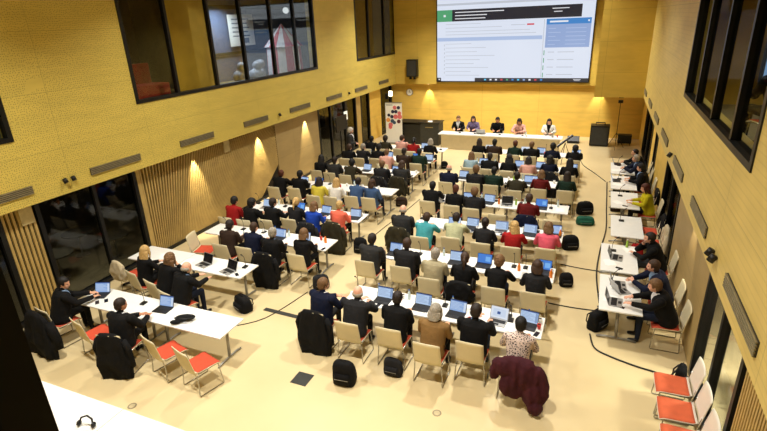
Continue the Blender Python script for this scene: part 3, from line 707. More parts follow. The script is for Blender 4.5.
POSES = {
 'type':   dict(lean=14, pitch=16),
 'typeS':  dict(lean=12, pitch=14, suit=True),
 'typeF':  dict(lean=12, pitch=14, fem=True, yaw=8),
 'lean':   dict(lean=22, pitch=4, L=((-0.27, 0.36, 0.79), (-0.09, 0.55, 0.83)), R=((0.27, 0.36, 0.79), (0.09, 0.56, 0.83))),
 'leanS':  dict(lean=20, pitch=2, suit=True, L=((-0.29, 0.36, 0.79), (-0.09, 0.55, 0.84)), R=((0.27, 0.36, 0.79), (0.1, 0.55, 0.80))),
 'lap':    dict(lean=4, pitch=6, suit=True, L=((-0.27, 0.06, 0.77), (-0.09, 0.26, 0.68)), R=((0.27, 0.06, 0.77), (0.09, 0.26, 0.68)), legL=0.06),
 'lapF':   dict(lean=4, pitch=2, fem=True, yaw=-14, L=((-0.25, 0.06, 0.77), (-0.08, 0.26, 0.68)), R=((0.25, 0.06, 0.77), (0.08, 0.26, 0.68)), legR=0.06),
 'chin':   dict(lean=20, pitch=-2, yaw=10, R=((0.22, 0.42, 0.78), (0.07, 0.33, 1.0)), L=((-0.27, 0.34, 0.79), (-0.04, 0.5, 0.79))),
 'lookR':  dict(lean=12, pitch=14, yaw=-32, suit=True, twist=-12, L=((-0.18, 0.26, 0.82), (0.1, 0.44, 0.82)), R=((0.33, 0.14, 0.80), (0.27, 0.42, 0.80))),
 'lookL':  dict(lean=10, pitch=6, yaw=34, R=((0.28, 0.2, 0.8), (0.1, 0.48, 0.785))),
 'lookLF': dict(lean=8, pitch=8, yaw=28, fem=True, R=((0.26, 0.2, 0.8), (0.1, 0.48, 0.785))),
 'phone':  dict(lean=8, pitch=22, suit=True, L=((-0.27, 0.14, 0.8), (-0.06, 0.36, 0.93)), R=((0.27, 0.2, 0.8), (0.16, 0.5, 0.79))),
 'note':   dict(lean=18, pitch=26, fem=True, L=((-0.26, 0.32, 0.79), (-0.05, 0.47, 0.785)), R=((0.28, 0.3, 0.79), (0.14, 0.55, 0.785))),
 'reach':  dict(lean=22, pitch=14, suit=True, L=((-0.24, 0.3, 0.83), (-0.14, 0.6, 0.80)), R=((0.28, 0.28, 0.82), (0.16, 0.58, 0.79))),
 'reachR': dict(lean=16, pitch=14, yaw=-58, twist=-14, suit=True, L=((-0.1, 0.32, 0.84), (0.1, 0.58, 0.80)), R=((0.32, 0.2, 0.82), (0.3, 0.52, 0.79))),
 'stand':  dict(lean=3, pitch=16, suit=True, stand=True, L=((-0.28, -0.02, 0.74), (-0.2, 0.2, 0.66)), R=((0.27, 0.02, 0.74), (0.12, 0.24, 0.72))),
}
BODY, HAIR = {}, {}
SKIN = {'fair': mat('skin_fair', (212, 160, 128), rough=0.55, var=0.06, scale=12), 'pink': mat('skin_pink', (222, 168, 142), rough=0.5, var=0.06, scale=12), 'tan': mat('skin_tan', (178, 122, 88), rough=0.55, var=0.06, scale=12), 'dark': mat('skin_dark', (104, 66, 46), rough=0.5, var=0.06, scale=12)}
HC = {'black': (18, 15, 14), 'brown': (62, 42, 28), 'dark brown': (36, 25, 19), 'light brown': (112, 82, 52), 'blond': (190, 156, 98), 'grey': (150, 142, 128), 'white': (212, 206, 196), 'red-brown': (84, 40, 24)}
SHOE = mat('shoe_leather', (18, 16, 15), rough=0.4); EYE = mat('eye_dark', (28, 20, 18), rough=0.3); LIP = mat('lips', (160, 80, 76), rough=0.5)
TOPS = {'black': (13, 13, 14), 'navy': (16, 22, 44), 'dark grey': (44, 44, 44), 'grey': (96, 94, 90), 'brown': (128, 98, 58), 'beige': (160, 150, 120), 'teal': (66, 150, 158), 'pale green': (182, 184, 148),
        'red': (150, 26, 26), 'dark red': (92, 20, 20), 'pink': (216, 92, 112), 'pale pink': (206, 156, 142), 'salmon': (224, 104, 82), 'blue': (26, 62, 160), 'denim blue': (58, 82, 120), 'yellow': (206, 190, 70), 'yellow-green': (190, 176, 22),
        'white': (222, 220, 214), 'dark green': (22, 42, 32), 'olive': (48, 44, 30), 'dark brown': (48, 34, 26), 'pale blue': (150, 176, 190), 'charcoal': (30, 30, 32), 'purple grey': (110, 96, 130)}
TROU = [cloth('black_trousers', (14, 14, 15)), cloth('navy_trousers', (20, 26, 42)), cloth('grey_trousers', (50, 50, 50)), cloth('jeans', (40, 54, 80))]
# patterned blouse
pm = bpy.data.materials.new('cloth_patterned'); pm.use_nodes = True; nt = pm.node_tree; b = nt.nodes['Principled BSDF']; b.inputs['Roughness'].default_value = 0.8
tc = N(nt, 'ShaderNodeTexCoord'); vo = N(nt, 'ShaderNodeTexVoronoi', feature='DISTANCE_TO_EDGE'); vo.inputs['Scale'].default_value = 30; nt.links.new(tc.outputs['Object'], vo.inputs['Vector'])
r = N(nt, 'ShaderNodeValToRGB'); r.color_ramp.elements[0].position = 0.16; r.color_ramp.elements[0].color = lin((216, 196, 186)); r.color_ramp.elements[1].position = 0.2; r.color_ramp.elements[1].color = lin((32, 22, 26))
nt.links.new(vo.outputs['Distance'], r.inputs['Fac']); nt.links.new(r.outputs['Color'], b.inputs['Base Color'])
SHIRTS = [cloth('white_shirt', (220, 220, 222)), cloth('blue_shirt', (120, 146, 180)), None]
PERSON_N = 0
def person(x, y, rz, pose, top, hair, hcol, label, skin='fair', group=None, z=0.0, scale=1.0, trou=None, shirt=None):
    """x, y is the seat centre; the figure faces local +Y"""
    global PERSON_N; PERSON_N += 1
    if pose not in BODY: BODY[pose] = build_body(POSES[pose])
    me, Hm, hs = BODY[pose]
    o = bpy.data.objects.new('person', me); COL.objects.link(o); o.location = (x, y, z); o.rotation_euler = (0, 0, rz); o.scale = (scale * 1.05,) * 3
    tm = pm if top == 'patterned' else cloth(top.replace(' ', '_'), TOPS[top]); rr = random.Random(PERSON_N)
    sh = shirt if shirt else (SHIRTS[rr.randrange(2)] if POSES[pose].get('suit') else tm)
    for i, m_ in enumerate((tm, SKIN[skin], TROU[rr.choice((0, 0, 0, 1, 2, 3))] if trou is None else TROU[trou], SHOE, EYE, LIP, sh)):
        o.material_slots[i].link = 'OBJECT'; o.material_slots[i].material = m_
    tag(o, label, 'person', group)
    if hair:
        if hair not in HAIR: HAIR[hair] = build_hair(hair)
        h = bpy.data.objects.new('hair', HAIR[hair]); COL.objects.link(h); h.parent = o; h.matrix_local = Hm @ Matrix.Diagonal((hs, hs, hs, 1))
        h.material_slots[0].link = 'OBJECT'; h.material_slots[0].material = mat('hair_' + hcol.replace(' ', '_'), HC[hcol], rough=0.6, var=0.3, scale=40, bump=0.3, bscale=90)
    return o

def puffer(x, y, rz, label, c):
    bm = new()
    for cx, cz, rx, rz_, ry, cy in ((0, .9, .26, .07, .08, -.33), (-.24, .76, .19, .17, .12, -.37), (-.02, .72, .25, .24, .1, -.37), (-.12, .47, .17, .24, .09, -.4), (.17, .62, .2, .32, .11, -.39), (.25, .34, .17, .3, .1, -.42), (.3, .15, .14, .14, .12, -.45), (-.02, .36, .14, .16, .07, -.41)):
        ball(bm, (cx, cy, cz), 1, rx, ry, rz_)
    tube(bm, [(-.26, -.34, .86), (-.36, -.38, .7), (-.37, -.36, .52)], [.07, .08, .07], 12); tube(bm, [(.3, -.34, .84), (.42, -.38, .62), (.43, -.4, .4), (.4, -.4, .22)], [.07, .08, .08, .06], 12)
    me = remesh(bm, .016, 3)
    for v in me.vertices:
        p = v.co; v.co = p + Vector((0, -1, 0)) * (0.05 * noise.noise(Vector((p.x * 10, 0, p.z * 2))) + .004 * noise.noise(p * 22)) + Vector((1, 0, .4)) * 0.03 * noise.noise(Vector((p.z * 7, 3, p.x * 2)))
    me.materials.append(cloth('coat_burgundy', (62, 24, 32))); [setattr(p, 'use_smooth', True) for p in me.polygons]
    o = bpy.data.objects.new('coat', me); COL.objects.link(o); o.location = (x, y, 0); o.rotation_euler = (0, 0, rz); tag(o, label, 'coat')
# coat draped over a chair back
COATS = {}
def coat(x, y, rz, label, c, size='mid', group=None, name='coat', sc=(1, 1, 1)):
    key = size
    if key not in COATS:
        W, Ln, sleeves = {'short': (0.27, 0.42, 0), 'mid': (0.29, 0.64, 1), 'long': (0.31, 0.90, 1)}[size]; rr = random.Random(sum(map(ord, size)))
        bm = new(); rings = []; n = 40
        for i in range(15):
            t = i / 14; z = 0.945 - Ln * t; wd = W * (0.80 + 0.24 * min(1, t * 5) - 0.06 * t + 0.10 * math.sin(5.5 * t + len(key))); dp = 0.035 + 0.035 * min(1, t * 3); yc = -0.335 - 0.03 * t
            if i == 0: wd *= 0.8; dp = 0.03
            rg = []
            for j in range(n):
                a = 2 * PI * j / n; ca, sa = math.cos(a), math.sin(a); ca = math.copysign(abs(ca) ** 0.8, ca); sa = math.copysign(abs(sa) ** 0.7, sa)
                f = 0.026 * t ** 0.7 * math.sin(a * 7 + 2.5 * t + key.__len__()) + 0.012 * t * math.sin(a * 15) + 0.05 * noise.noise(Vector((ca * 2, sa * 2, t * 4))) * (0.3 + t) - 0.03 * t * math.exp(-(ca * 7) ** 2) * (sa < 0)
                rg.append(bm.verts.new((ca * (wd + f), yc + sa * (dp + f), z + 0.16 * noise.noise(Vector((ca * 2.2, sa * .6, 9))) * t)))
            rings.append(rg)
        skin_rings(bm, rings)
        cm = bpy.data.meshes.new('coat_' + key); bmesh.ops.recalc_face_normals(bm, faces=bm.faces); bm.to_mesh(cm); bm.free(); cm.materials.append(None)
        sm = None; 
        if sleeves:
            bm = new()
            tube(bm, [(W * 0.9, -0.30, 0.80), (W * 1.12, -0.31, 0.62), (W * 1.1, -0.29, 0.42), (W * 1.16, -0.30, 0.24 if size == 'long' else 0.34)], [0.05, 0.06, 0.055, 0.05], 12)
            sm = bpy.data.meshes.new('sleeve_' + key); bmesh.ops.recalc_face_normals(bm, faces=bm.faces); bm.to_mesh(sm); bm.free(); sm.materials.append(None)
            for p in sm.polygons: p.use_smooth = True
        for p in cm.polygons: p.use_smooth = True
        COATS[key] = (cm, sm)
    cm, sm = COATS[key]
    o = bpy.data.objects.new(name, cm); COL.objects.link(o); o.location = (x, y, 0); o.rotation_euler = (0, 0, rz); o.scale = sc; tag(o, label, 'coat', group)
    m_ = cloth('coat_' + c.replace(' ', '_'), TOPS.get(c) or {'burgundy': (74, 22, 32), 'cream': (190, 176, 146)}[c])
    o.material_slots[0].link = 'OBJECT'; o.material_slots[0].material = m_
    if sm:
        for s_ in (1, -1):
            q = bpy.data.objects.new('sleeve', sm); COL.objects.link(q); q.parent = o; q.scale = (s_, 1, 1); q.material_slots[0].link = 'OBJECT'; q.material_slots[0].material = m_
    return o

# ------------------------------------------------------------------ seating plan
ORD = ['leftmost', 'second from left', 'third from left', 'fourth from left', 'fifth from left', 'rightmost']
TI = {}
rnd = random.Random(11)
def on_table(cx, cy, rz, lx, ly):
    c, s_ = math.cos(rz), math.sin(rz); return (cx + lx * c - ly * s_, cy + lx * s_ + ly * c, 0.7305)
def seat(x, y, rz, who, pose, top, hair, hcol, where, lap=None, lapdx=0.1, skin='fair', ct=None, chair=True, extra=(), off=0.17, trou=None, lapdy=None, cproto=None, tb=None):
    """x, y: where the head is; everything else follows from it.  where: phrase that names this seat"""
    d = Vector((-math.sin(rz), math.cos(rz))); px, py = x - d.x * off, y - d.y * off
    if who: person(px, py, rz + rnd.uniform(-0.06, 0.06), pose, top, hair, hcol, f'person with {who}, {where}', skin, trou=trou)
    if chair: place(cproto or CHAIR, (px, py, 0), rz, (f'beige conference chair under the person {where}' if who else f'empty beige conference chair with red seat, {where}'), 'beige conference chairs')
    if ct: coat(px + (ct[3][0] if len(ct) > 3 else 0), py + (ct[3][1] if len(ct) > 3 else 0), rz, sc=(ct[2] if len(ct) > 2 else (1, 1, 1)), c=ct[0], size=ct[1], label=f'{ct[0]} {"coat" if ct[1] != "short" else "jacket"} over the chair back, {where}')
    ty = 0.17 + 0.42 - 0.17 + off                # near table edge, from the seat centre
    if tb: ty = tb[2] - py
    def cl(p, m):
        return (min(max(p[0], tb[0] + m), tb[1] - m), min(max(p[1], tb[2] + m), tb[3] - m), p[2]) if tb else p
    if lap: place(LAP[lap], cl(on_table(px, py, rz, lapdx, lapdy or (ty + 0.25)), .17), rz + rnd.uniform(-0.12, 0.12), f'{LLOOK[lap]}, {where}', 'open laptops on the tables')
    kinds = [e[0] for e in extra]; extra = list(extra)
    if where.endswith(' row') and not where.endswith((', nearest left row', 'second nearest left row')):
        for e, ex, ey, pr in (('paper', -.3, .24, .55), ('mic', -.33, .52, .4), (W, .02, .56, .3), ('phone', .33, .09, .35), (WC, .36, .5, .4)):
            if e not in kinds and rnd.random() < pr: extra.append((e, ex, ey))
    for e, ex, ey in extra:
        p_ = cl(on_table(px, py, rz, ex, ty + ey), {'paper': .14, 'phone': .09}.get(e, .07)); a = rz + rnd.uniform(-0.3, 0.3)
        if e == 'paper': place(PAPER[rnd.randrange(3)], p_, a, f'white papers on the table, {where}', 'papers on the tables')
        elif e == 'phone': place(PHONE, p_, a, f'black phone lying on the table, {where}', 'phones on the tables')
        elif e == 'mic': place(MIC, p_, rz, f'black gooseneck microphone on the table, {where}', 'gooseneck microphones')
        elif e in CUP: place(CUP[e], p_, a, f'{e} on the table, {where}', 'cups on the tables')
        else: place(BOT[e], p_, a, f'{e} on the table, {where}', 'bottles on the tables')
def tables(cy, xs, where, bl=('left', 'right')):
    for x, s_ in zip(xs, bl): place(TABLE, (x, cy, 0), 0, f'white conference table, {s_} half of the {where}', 'white conference tables')

W, O, G, WC, RC_ = 'clear water bottle', 'orange juice bottle', 'green drink bottle', 'white paper cup', 'red paper cup'
MX = (-3.42, -1.48)
def row(name, cy_off, seats, xs, rowy, ords=ORD):
    tables(rowy + 0.75, xs, name, ('left', 'right') if len(xs) > 1 else ('right',))
    for i, s_ in enumerate(seats):
        if s_ is None: continue
        s_ = dict(s_); x = s_.pop('x'); y = s_.pop('y', rowy); rz = math.radians(s_.pop('rz', 0)); o_ = s_.pop('ord', ords[i])
        seat(x, y, rz, s_.pop('who', None), s_.pop('pose', 'type'), s_.pop('top', 'black'), s_.pop('hair', 'short'), s_.pop('hcol', 'brown'), f'{o_}, {name}', tb=(xs[0] - .965, xs[-1] + .965, rowy + .4, rowy + 1.1), **s_)
P = dict
row('nearest middle row', 0, [
 P(x=-4.62, y=7.42, who='grey-brown hair in navy jacket', pose='lookR', top='navy', hair='short', hcol='light brown', ct=('black', 'long'), extra=[('paper', .2, .3), ('mic', .32, .5)]),
 P(x=-3.85, y=7.32, who='bald head in black sweater', pose='leanS', top='charcoal', hair='fringe', hcol='grey', skin='pink', lap='b', lapdx=.22, extra=[('phone', .2, .07), ('paper', .42, .28)]),
 P(x=-3.05, y=7.4, who='short brown hair in black top', pose='type', top='black', hair='crop', hcol='dark brown', lap='b', lapdx=.24, extra=[(WC, -.22, .5), (W, -.1, .52), ('paper', .5, .3)]),
 P(x=-2.27, y=7.2, who='long grey hair in camel-brown jacket', pose='type', top='brown', hair='bob', hcol='grey', lap='a', lapdx=.16, lapdy=.95, extra=[('mic', -.12, .5), (WC, .42, .4)]),
 P(x=-1.6, y=7.48, who='dark hair in black suit', pose='phone', top='black', hair='short', hcol='dark brown', lap='d', lapdx=.27, extra=[(RC_, -.2, .1), ('mic', .5, .4), ('paper', .45, .2)]),
 P(x=-0.82, y=7.3, who='black hair in patterned blouse', pose='typeF', top='patterned', hair='short', hcol='black', lap='b', lapdx=.02, lapdy=.92, skin='tan', extra=[(RC_, .24, .3), ('phone', .3, .12)]),
], MX, 7.35)
puffer(-.78, 7.12, .05, 'burgundy puffy coat spread over the rightmost chair of the nearest middle row', 'burgundy')
row('second nearest middle row', 0, [
 P(x=-4.6, y=9.72, who='dark brown hair in grey jacket', pose='typeS', top='dark grey', hair='short', hcol='dark brown', lap='a', lapdx=.3, extra=[('paper', .55, .2)]),
 P(x=-3.72, y=9.72, who='brown hair in black suit', pose='typeS', top='charcoal', hair='short', hcol='brown', extra=[('mic', .1, .45), ('paper', .2, .25), (WC, .45, .3)]),
 P(x=-2.95, y=9.4, who='grey hair in beige sweater', pose='type', top='beige', hair='short', hcol='grey', lap='b', lapdx=.26, skin='pink', extra=[(W, -.1, .55)]),
 P(x=-2.3, y=9.42, who='brown ponytail in black top', pose='typeF', top='black', hair='ponytail', hcol='brown', lap='c', lapdx=.24, lapdy=.9, ct=('black', 'short'), extra=[(O, -.15, .4)]),
 P(x=-1.6, y=9.45, who='tousled brown hair in black leather jacket', pose='note', top='black', hair='curly', hcol='light brown', skin='pink', extra=[(O, .33, .35), ('paper', .5, .2), ('mic', .2, .5)]),
 P(x=-0.82, y=9.5, who='straight brown hair in black cardigan', pose='typeF', top='charcoal', hair='bob', hcol='brown', lap='c', lapdx=.05, lapdy=.92, extra=[(O, .34, .25), (WC, .3, .45)]),
], MX, 9.45)
row('third nearest middle row', 0, [
 P(x=-4.58, y=11.75, who='bald head in dark grey suit', pose='typeS', top='dark grey', hair='fringe', hcol='grey', skin='pink', ct=('olive', 'mid')),
 P(x=-3.85, y=11.4, who='brown hair in teal shirt', pose='lean', top='teal', hair='short', hcol='brown', lap='a', lapdx=.55, lapdy=.85),
 P(x=-3.1, y=11.6, who='dark hair in pale green shirt', pose='lean', top='pale green', hair='short', hcol='dark brown', lap='b', lapdx=.26, extra=[('mic', -.3, .4), (WC, .44, .2)]),
 P(x=-2.32, y=11.5, who='dark pinned hair in black top', pose='typeF', top='charcoal', hair='bun', hcol='dark brown', lap='e', lapdx=.27, extra=[('paper', .5, .3)]),
 P(x=-1.6, y=11.5, who='long blond hair in red jacket', pose='lookLF', top='red', hair='long', hcol='blond', lap='b', lapdx=.27, extra=[(WC, .1, .5)]),
 P(x=-0.82, y=11.65, who='ash-brown hair in pink shirt', pose='typeF', top='pink', hair='bob', hcol='light brown', lap='a', lapdx=.1, lapdy=.9, extra=[(O, .25, .4)]),
], MX, 11.6)
row('fourth nearest middle row', 0, [
 P(x=-4.5, y=14.0, who='black hair in black jacket', pose='leanS', top='black', hair='short', hcol='black', extra=[(WC, .4, .3)]),
 P(x=-3.7, y=13.85, who='close-cropped red-brown hair in black top', pose='type', top='black', hair='crop', hcol='red-brown', lap='a', lapdx=.26, skin='pink', extra=[('paper', .45, .3)]),
 P(x=-3.1, y=13.75, who='light brown hair in black jacket', pose='typeS', top='charcoal', hair='curly', hcol='light brown', lap='b', lapdx=.28, extra=[('mic', -.1, .5)]),
 P(x=-2.3, y=13.5, lap='o', lapdx=.05, extra=[(O, -.2, .3), (G, .3, .35)]),
 P(x=-1.55, y=13.6, who='brown hair in dark red sweater', pose='type', top='dark red', hair='short', hcol='brown', lap='c', lapdx=.28, ct=('navy', 'mid'), extra=[(W, -.2, .45), (G, -.1, .42)]),
 P(x=-0.85, y=13.5, extra=[('paper', .1, .3), ('mic', -.15, .35)]),
], MX, 13.65)
row('fifth nearest middle row', 0, [
 P(x=-4.5, y=15.95, who='balding grey head in navy jacket', pose='typeS', top='navy', hair='fringe', hcol='grey', skin='pink', lap='b', lapdx=.3),
 P(x=-3.6, y=16.05, who='fair tousled hair in grey-navy jacket', pose='typeS', top='charcoal', hair='curly', hcol='light brown', extra=[('paper', .3, .3), (WC, -.2, .3)]),
 P(x=-3.0, y=16.05, who='black hair in dark green jacket', pose='typeS', top='dark green', hair='crop', hcol='black', extra=[('paper', .35, .3)]),
 P(x=-2.2, y=15.7, who='dark brown hair in olive sweater', pose='lean', top='olive', hair='short', hcol='dark brown', lap='a', lapdx=.27, extra=[(G, -.25, .4)]),
 P(x=-1.5, y=16.05, who='light brown hair in dark red cardigan', pose='typeF', top='dark red', hair='bob', hcol='light brown', lap='b', lapdx=-.25, extra=[('paper', .3, .2)]),
 P(x=-0.72, y=16.1, who='long dark hair in dark green jacket', pose='typeF', top='dark green', hair='long', hcol='dark brown', extra=[(WC, -.3, .3), ('mic', 0, .45)]),
], MX, 15.95)
row('sixth nearest middle row', 0, [
 P(x=-4.2, y=17.85, who='light brown hair in pale blue blouse', pose='typeF', top='pale blue', hair='long', hcol='light brown', lap='b', lapdx=.28),
 P(x=-3.5, y=17.85, who='dark hair in black jacket', pose='typeS', top='black', hair='short', hcol='dark brown', extra=[(WC, .3, .3), ('paper', 0, .3)]),
 P(x=-2.8, y=17.8, who='dark curls in black top', pose='typeF', top='black', hair='curly_long', hcol='black', lap='a', lapdx=.27, extra=[(W, -.2, .3)]),
 P(x=-2.1, y=17.65, who='dark hair in pale pink blouse', pose='typeF', top='pale pink', hair='bob', hcol='dark brown', lap='a', lapdx=.3, extra=[('paper', -.1, .3)]),
 P(x=-1.42, y=18.0, who='big dark curls in blue-black jacket', pose='lookLF', top='navy', hair='curly_long', hcol='black', ct=('charcoal', 'long'), skin='tan'),
 P(x=-0.75, y=17.75, who='long black hair in black jacket', pose='typeF', top='black', hair='long', hcol='black', lap='b', lapdx=.24, extra=[('mic', -.1, .4)]),
], MX, 17.8)
row('farthest middle row', 0, [
 P(x=-4.4, y=20.1, who='long dark hair in brown-black top', pose='typeF', top='black', hair='long', hcol='dark brown', lap='d', lapdx=.26),
 P(x=-3.78, y=20.1, who='short dark hair in brown jacket', pose='typeS', top='dark brown', hair='short', hcol='black', extra=[('paper', .3, .3)]),
 P(x=-2.95, y=20.05, who='dark red hair in dark green top', pose='typeF', top='dark green', hair='short', hcol='red-brown', lap='d', lapdx=.3, extra=[(WC, -.2, .3)]),
 P(x=-2.3, y=20.0, who='sandy hair in black jacket', pose='typeS', top='black', hair='short', hcol='light brown', lap='a', lapdx=.27, extra=[(RC_, .45, .25)]),
 P(x=-1.5, y=19.9, who='frizzy dark hair in navy jacket', pose='typeF', top='navy', hair='curly', hcol='black', skin='tan', extra=[('paper', .3, .3)]),
 P(x=-0.7, y=19.8, who='black hair in black hoodie', pose='chin', top='black', hair='curly', hcol='black', skin='dark', lap='a', lapdx=.05),
], MX, 20.0)

LXs = (-8.83, -6.9)
LO = ['leftmost', 'second from left', 'third from left', 'fourth from left', 'fifth from left', 'rightmost']
row('nearest left row', 0, [
 P(x=-9.8, y=5.72, rz=-8, who='dark hair in black suit', pose='reachR', top='black', hair='short', hcol='black', ct=('black', 'long', (1.35, 1.5, 1), (.1, .0)), off=.2),
 P(x=-8.66, y=5.62, rz=-14),
 P(x=-7.86, y=5.42, rz=14, off=.1, who='short dark brown hair in black jacket', pose='lookR', top='black', hair='crop', hcol='dark brown', skin='tan', ct=('black', 'long', (.95, 1, 1))),
 P(x=-7.15, y=5.45, ord='fourth from left', ct=('soot', 'short')) if False else P(x=-6.85, y=5.66, rz=-16),
 P(x=-6.02, y=5.58, rz=-16),
 None], LXs, 5.42)
place(LAP['a'], (-9.5, 6.2, .7305), 0.35, 'black laptop with blue screen at the far left end, nearest left row', 'open laptops on the tables')
place(LAP['a'], (-7.72, 6.22, .7305), 0.1, 'black laptop with blue screen before the second seated person, nearest left row', 'open laptops on the tables')
place(MIC, (-8.3, 6.28, .7305), 0.1, 'black gooseneck microphone left of the laptop, nearest left row', 'gooseneck microphones')
place(PHONE, (-9.3, 5.98, .7305), 0.9, 'black phone lying beside the far left laptop, nearest left row', 'phones on the tables')
place(PHONE, (-9.18, 6.1, .7305), 0.9, 'black phone beside another phone at table left end, nearest left row', 'phones on the tables')
row('second nearest left row', 0, [
 P(x=-10.05, y=7.75, rz=-14, ct=('cream', 'short')),
 P(x=-9.35, y=7.5, rz=-14, who='long blond hair in black top', pose='lookLF', top='black', hair='long', hcol='blond'),
 P(x=-8.55, y=7.3, rz=-14, who='curly light-brown hair in black jacket', pose='chin', top='black', hair='curly_long', hcol='light brown'),
 P(x=-7.85, y=7.15, rz=-14, who='bald pink head in black jacket', pose='reach', top='black', hair='fringe', hcol='grey', skin='pink', off=.27),
 None, None], (-8.03,), 7.45)
place(TABLE_SHORT, (-9.76, 8.2, 0), 0, 'short white table against the dark glass, left half of the second nearest left row', 'short side tables')
for x, y, a, t_ in ((-8.35, 8.12, -.2, 'o'), (-7.55, 8.02, -.25, 'o')):
    place(LAP[t_], (x, y, .7305), a, 'silver laptop with dark screen, ' + ('left' if x < -8 else 'right') + ' one on the second nearest left row', 'open laptops on the tables')
place(PAPER[1], (-8.85, 8.15, .7305), .3, 'white papers left of the silver laptops, second nearest left row', 'papers on the tables')
place(PAPER[0], (-9.7, 8.2, .7305), .9, 'single white sheet at the left end, second nearest left row', 'papers on the tables')
place(PHONE, (-7.25, 7.98, .7305), .9, 'black phone right of the silver laptops, second nearest left row', 'phones on the tables')
place(MIC, (-7.3, 8.35, .7305), 0.1, 'black gooseneck microphone at the right end, second nearest left row', 'gooseneck microphones')
row('third nearest left row', 0, [
 P(x=-9.25, y=9.35, rz=-75),
 P(x=-8.5, y=9.4, who='dark brown hair in dark brown sweater', pose='type', top='dark brown', hair='short', hcol='dark brown', extra=[('phone', .3, .25), ('paper', -.3, .3)]),
 P(x=-7.8, y=9.45, who='short brown hair in navy sweater', pose='type', top='navy', hair='crop', hcol='brown', skin='pink', lap='a', lapdx=.3, extra=[('paper', -.2, .3)]),
 P(x=-7.1, y=9.3, who='grey hair and black coat', pose='typeS', top='black', hair='short', hcol='grey', ct=('black', 'long'), lap='a', lapdx=.36, extra=[(W, -.2, .5), ('paper', .0, .4)]),
 P(x=-6.32, y=9.5, who='sandy bob in black blouse', pose='typeF', top='black', hair='bob', hcol='light brown', extra=[('paper', .25, .25), (WC, .1, .5)]),
 None], LXs, 9.35)
place(MIC, (-9.35, 10.2, .7305), 0.1, 'black gooseneck microphone at the left end, third nearest left row', 'gooseneck microphones')
place(BOT[O], (-6.15, 10.18, .7305), 0, 'orange juice bottle at the right end, third nearest left row', 'bottles on the tables')
place(CUP[RC_], (-6.35, 10.3, .7305), 0, 'red paper cup at the right end, third nearest left row', 'cups on the tables')
row('fourth nearest left row', 0, [
 P(x=-9.65, y=11.0, who='dark hair in red shirt', pose='type', top='red', hair='short', hcol='black', lap='e', lapdx=.4),
 P(x=-9.0, y=11.0, who='dark curls in black jacket', pose='lookR', top='black', hair='curly', hcol='black', extra=[('paper', .0, .4)]),
 P(x=-8.4, y=11.2, who='dark hair and glasses in black jacket', pose='lookR', top='black', hair='short', hcol='dark brown', skin='pink', lap='c', lapdx=.3),
 P(x=-7.78, y=11.45, who='blond ponytail in charcoal vest', pose='typeF', top='charcoal', hair='ponytail', hcol='blond', extra=[(W, .2, .4), (RC_, .3, .1)]),
 P(x=-7.1, y=11.3, who='sandy hair in bright blue top', pose='typeF', top='blue', hair='bob', hcol='light brown', ct=('charcoal', 'mid'), lap='a', lapdx=-.1),
 P(x=-6.42, y=11.55, who='blond hair in salmon cardigan', pose='typeF', top='salmon', hair='short', hcol='blond', skin='pink', ct=('olive', 'long'), lap='b', lapdx=.22),
], LXs, 11.3)
row('fifth nearest left row', 0, [
 P(x=-9.95, y=13.85, who='red-brown cropped hair in black jacket', pose='leanS', top='black', hair='crop', hcol='red-brown', skin='tan', lap='a', lapdx=.5),
 P(x=-9.2, y=13.95, who='black hair in black jacket', pose='typeS', top='black', hair='short', hcol='black', lap='c', lapdx=.35),
 P(x=-8.15, y=13.45, who='long dark hair in yellow blouse', pose='typeF', top='yellow', hair='long', hcol='dark brown', extra=[(RC_, .2, .3)]),
 P(x=-7.55, y=13.5, who='long blond hair in white blouse', pose='typeF', top='white', hair='long', hcol='blond', extra=[('paper', .2, .3)]),
 P(x=-6.95, y=13.75, who='dark hair in denim blue shirt', pose='lean', top='denim blue', hair='short', hcol='dark brown', extra=[(RC_, .1, .4)]),
 P(x=-6.35, y=13.75, who='brown hair in grey-blue sweater', pose='lapF', top='denim blue', hair='bob', hcol='brown', extra=[('paper', -.1, .3)]),
], LXs, 13.75)
row('sixth nearest left row', 0, [
 P(x=-9.55, y=16.05, who='long black hair in black top', pose='typeF', top='black', hair='long', hcol='black', extra=[('paper', .3, .4)]),
 P(x=-8.9, y=15.9, who='dark brown hair in dark grey jacket', pose='typeS', top='dark grey', hair='short', hcol='dark brown', skin='pink'),
 P(x=-8.2, y=15.8, who='black hair in olive jacket', pose='lean', top='olive', hair='curly', hcol='black', lap='b', lapdx=.25),
 P(x=-7.6, y=15.9, extra=[('paper', 0, .3)]),
 P(x=-6.95, y=15.85, who='sandy hair in dark grey jacket', pose='typeS', top='charcoal', hair='short', hcol='light brown', ct=('charcoal', 'mid'), lap='a', lapdx=.2),
 P(x=-6.25, y=16.0, who='brown hair in grey coat', pose='typeS', top='dark grey', hair='bob', hcol='brown', ct=('olive', 'mid')),
], LXs, 15.9)
row('seventh nearest left row', 0, [
 P(x=-9.3, y=17.9, who='brown hair in black sweater', pose='type', top='black', hair='short', hcol='brown', skin='pink'),
 P(x=-8.75, y=18.1, who='grey hair in dark jacket', pose='lookR', top='charcoal', hair='short', hcol='grey', skin='pink', extra=[('paper', .2, .3)]),
 P(x=-8.1, y=18.2, who='black curls in black jacket', pose='typeS', top='black', hair='curly', hcol='black', lap='b', lapdx=.26),
 P(x=-7.45, y=17.5, who='sandy cropped hair in pale pink top', pose='type', top='pale pink', hair='crop', hcol='light brown', skin='pink', extra=[('paper', -.1, .3)]),
 P(x=-6.85, y=17.8, who='dark hair in dark brown jacket', pose='typeS', top='dark brown', hair='short', hcol='dark brown', lap='c', lapdx=.2),
 P(x=-6.25, y=17.9, who='dark hair in dark green jacket', pose='typeS', top='dark green', hair='crop', hcol='black', lap='b', lapdx=.3),
], LXs, 17.85)
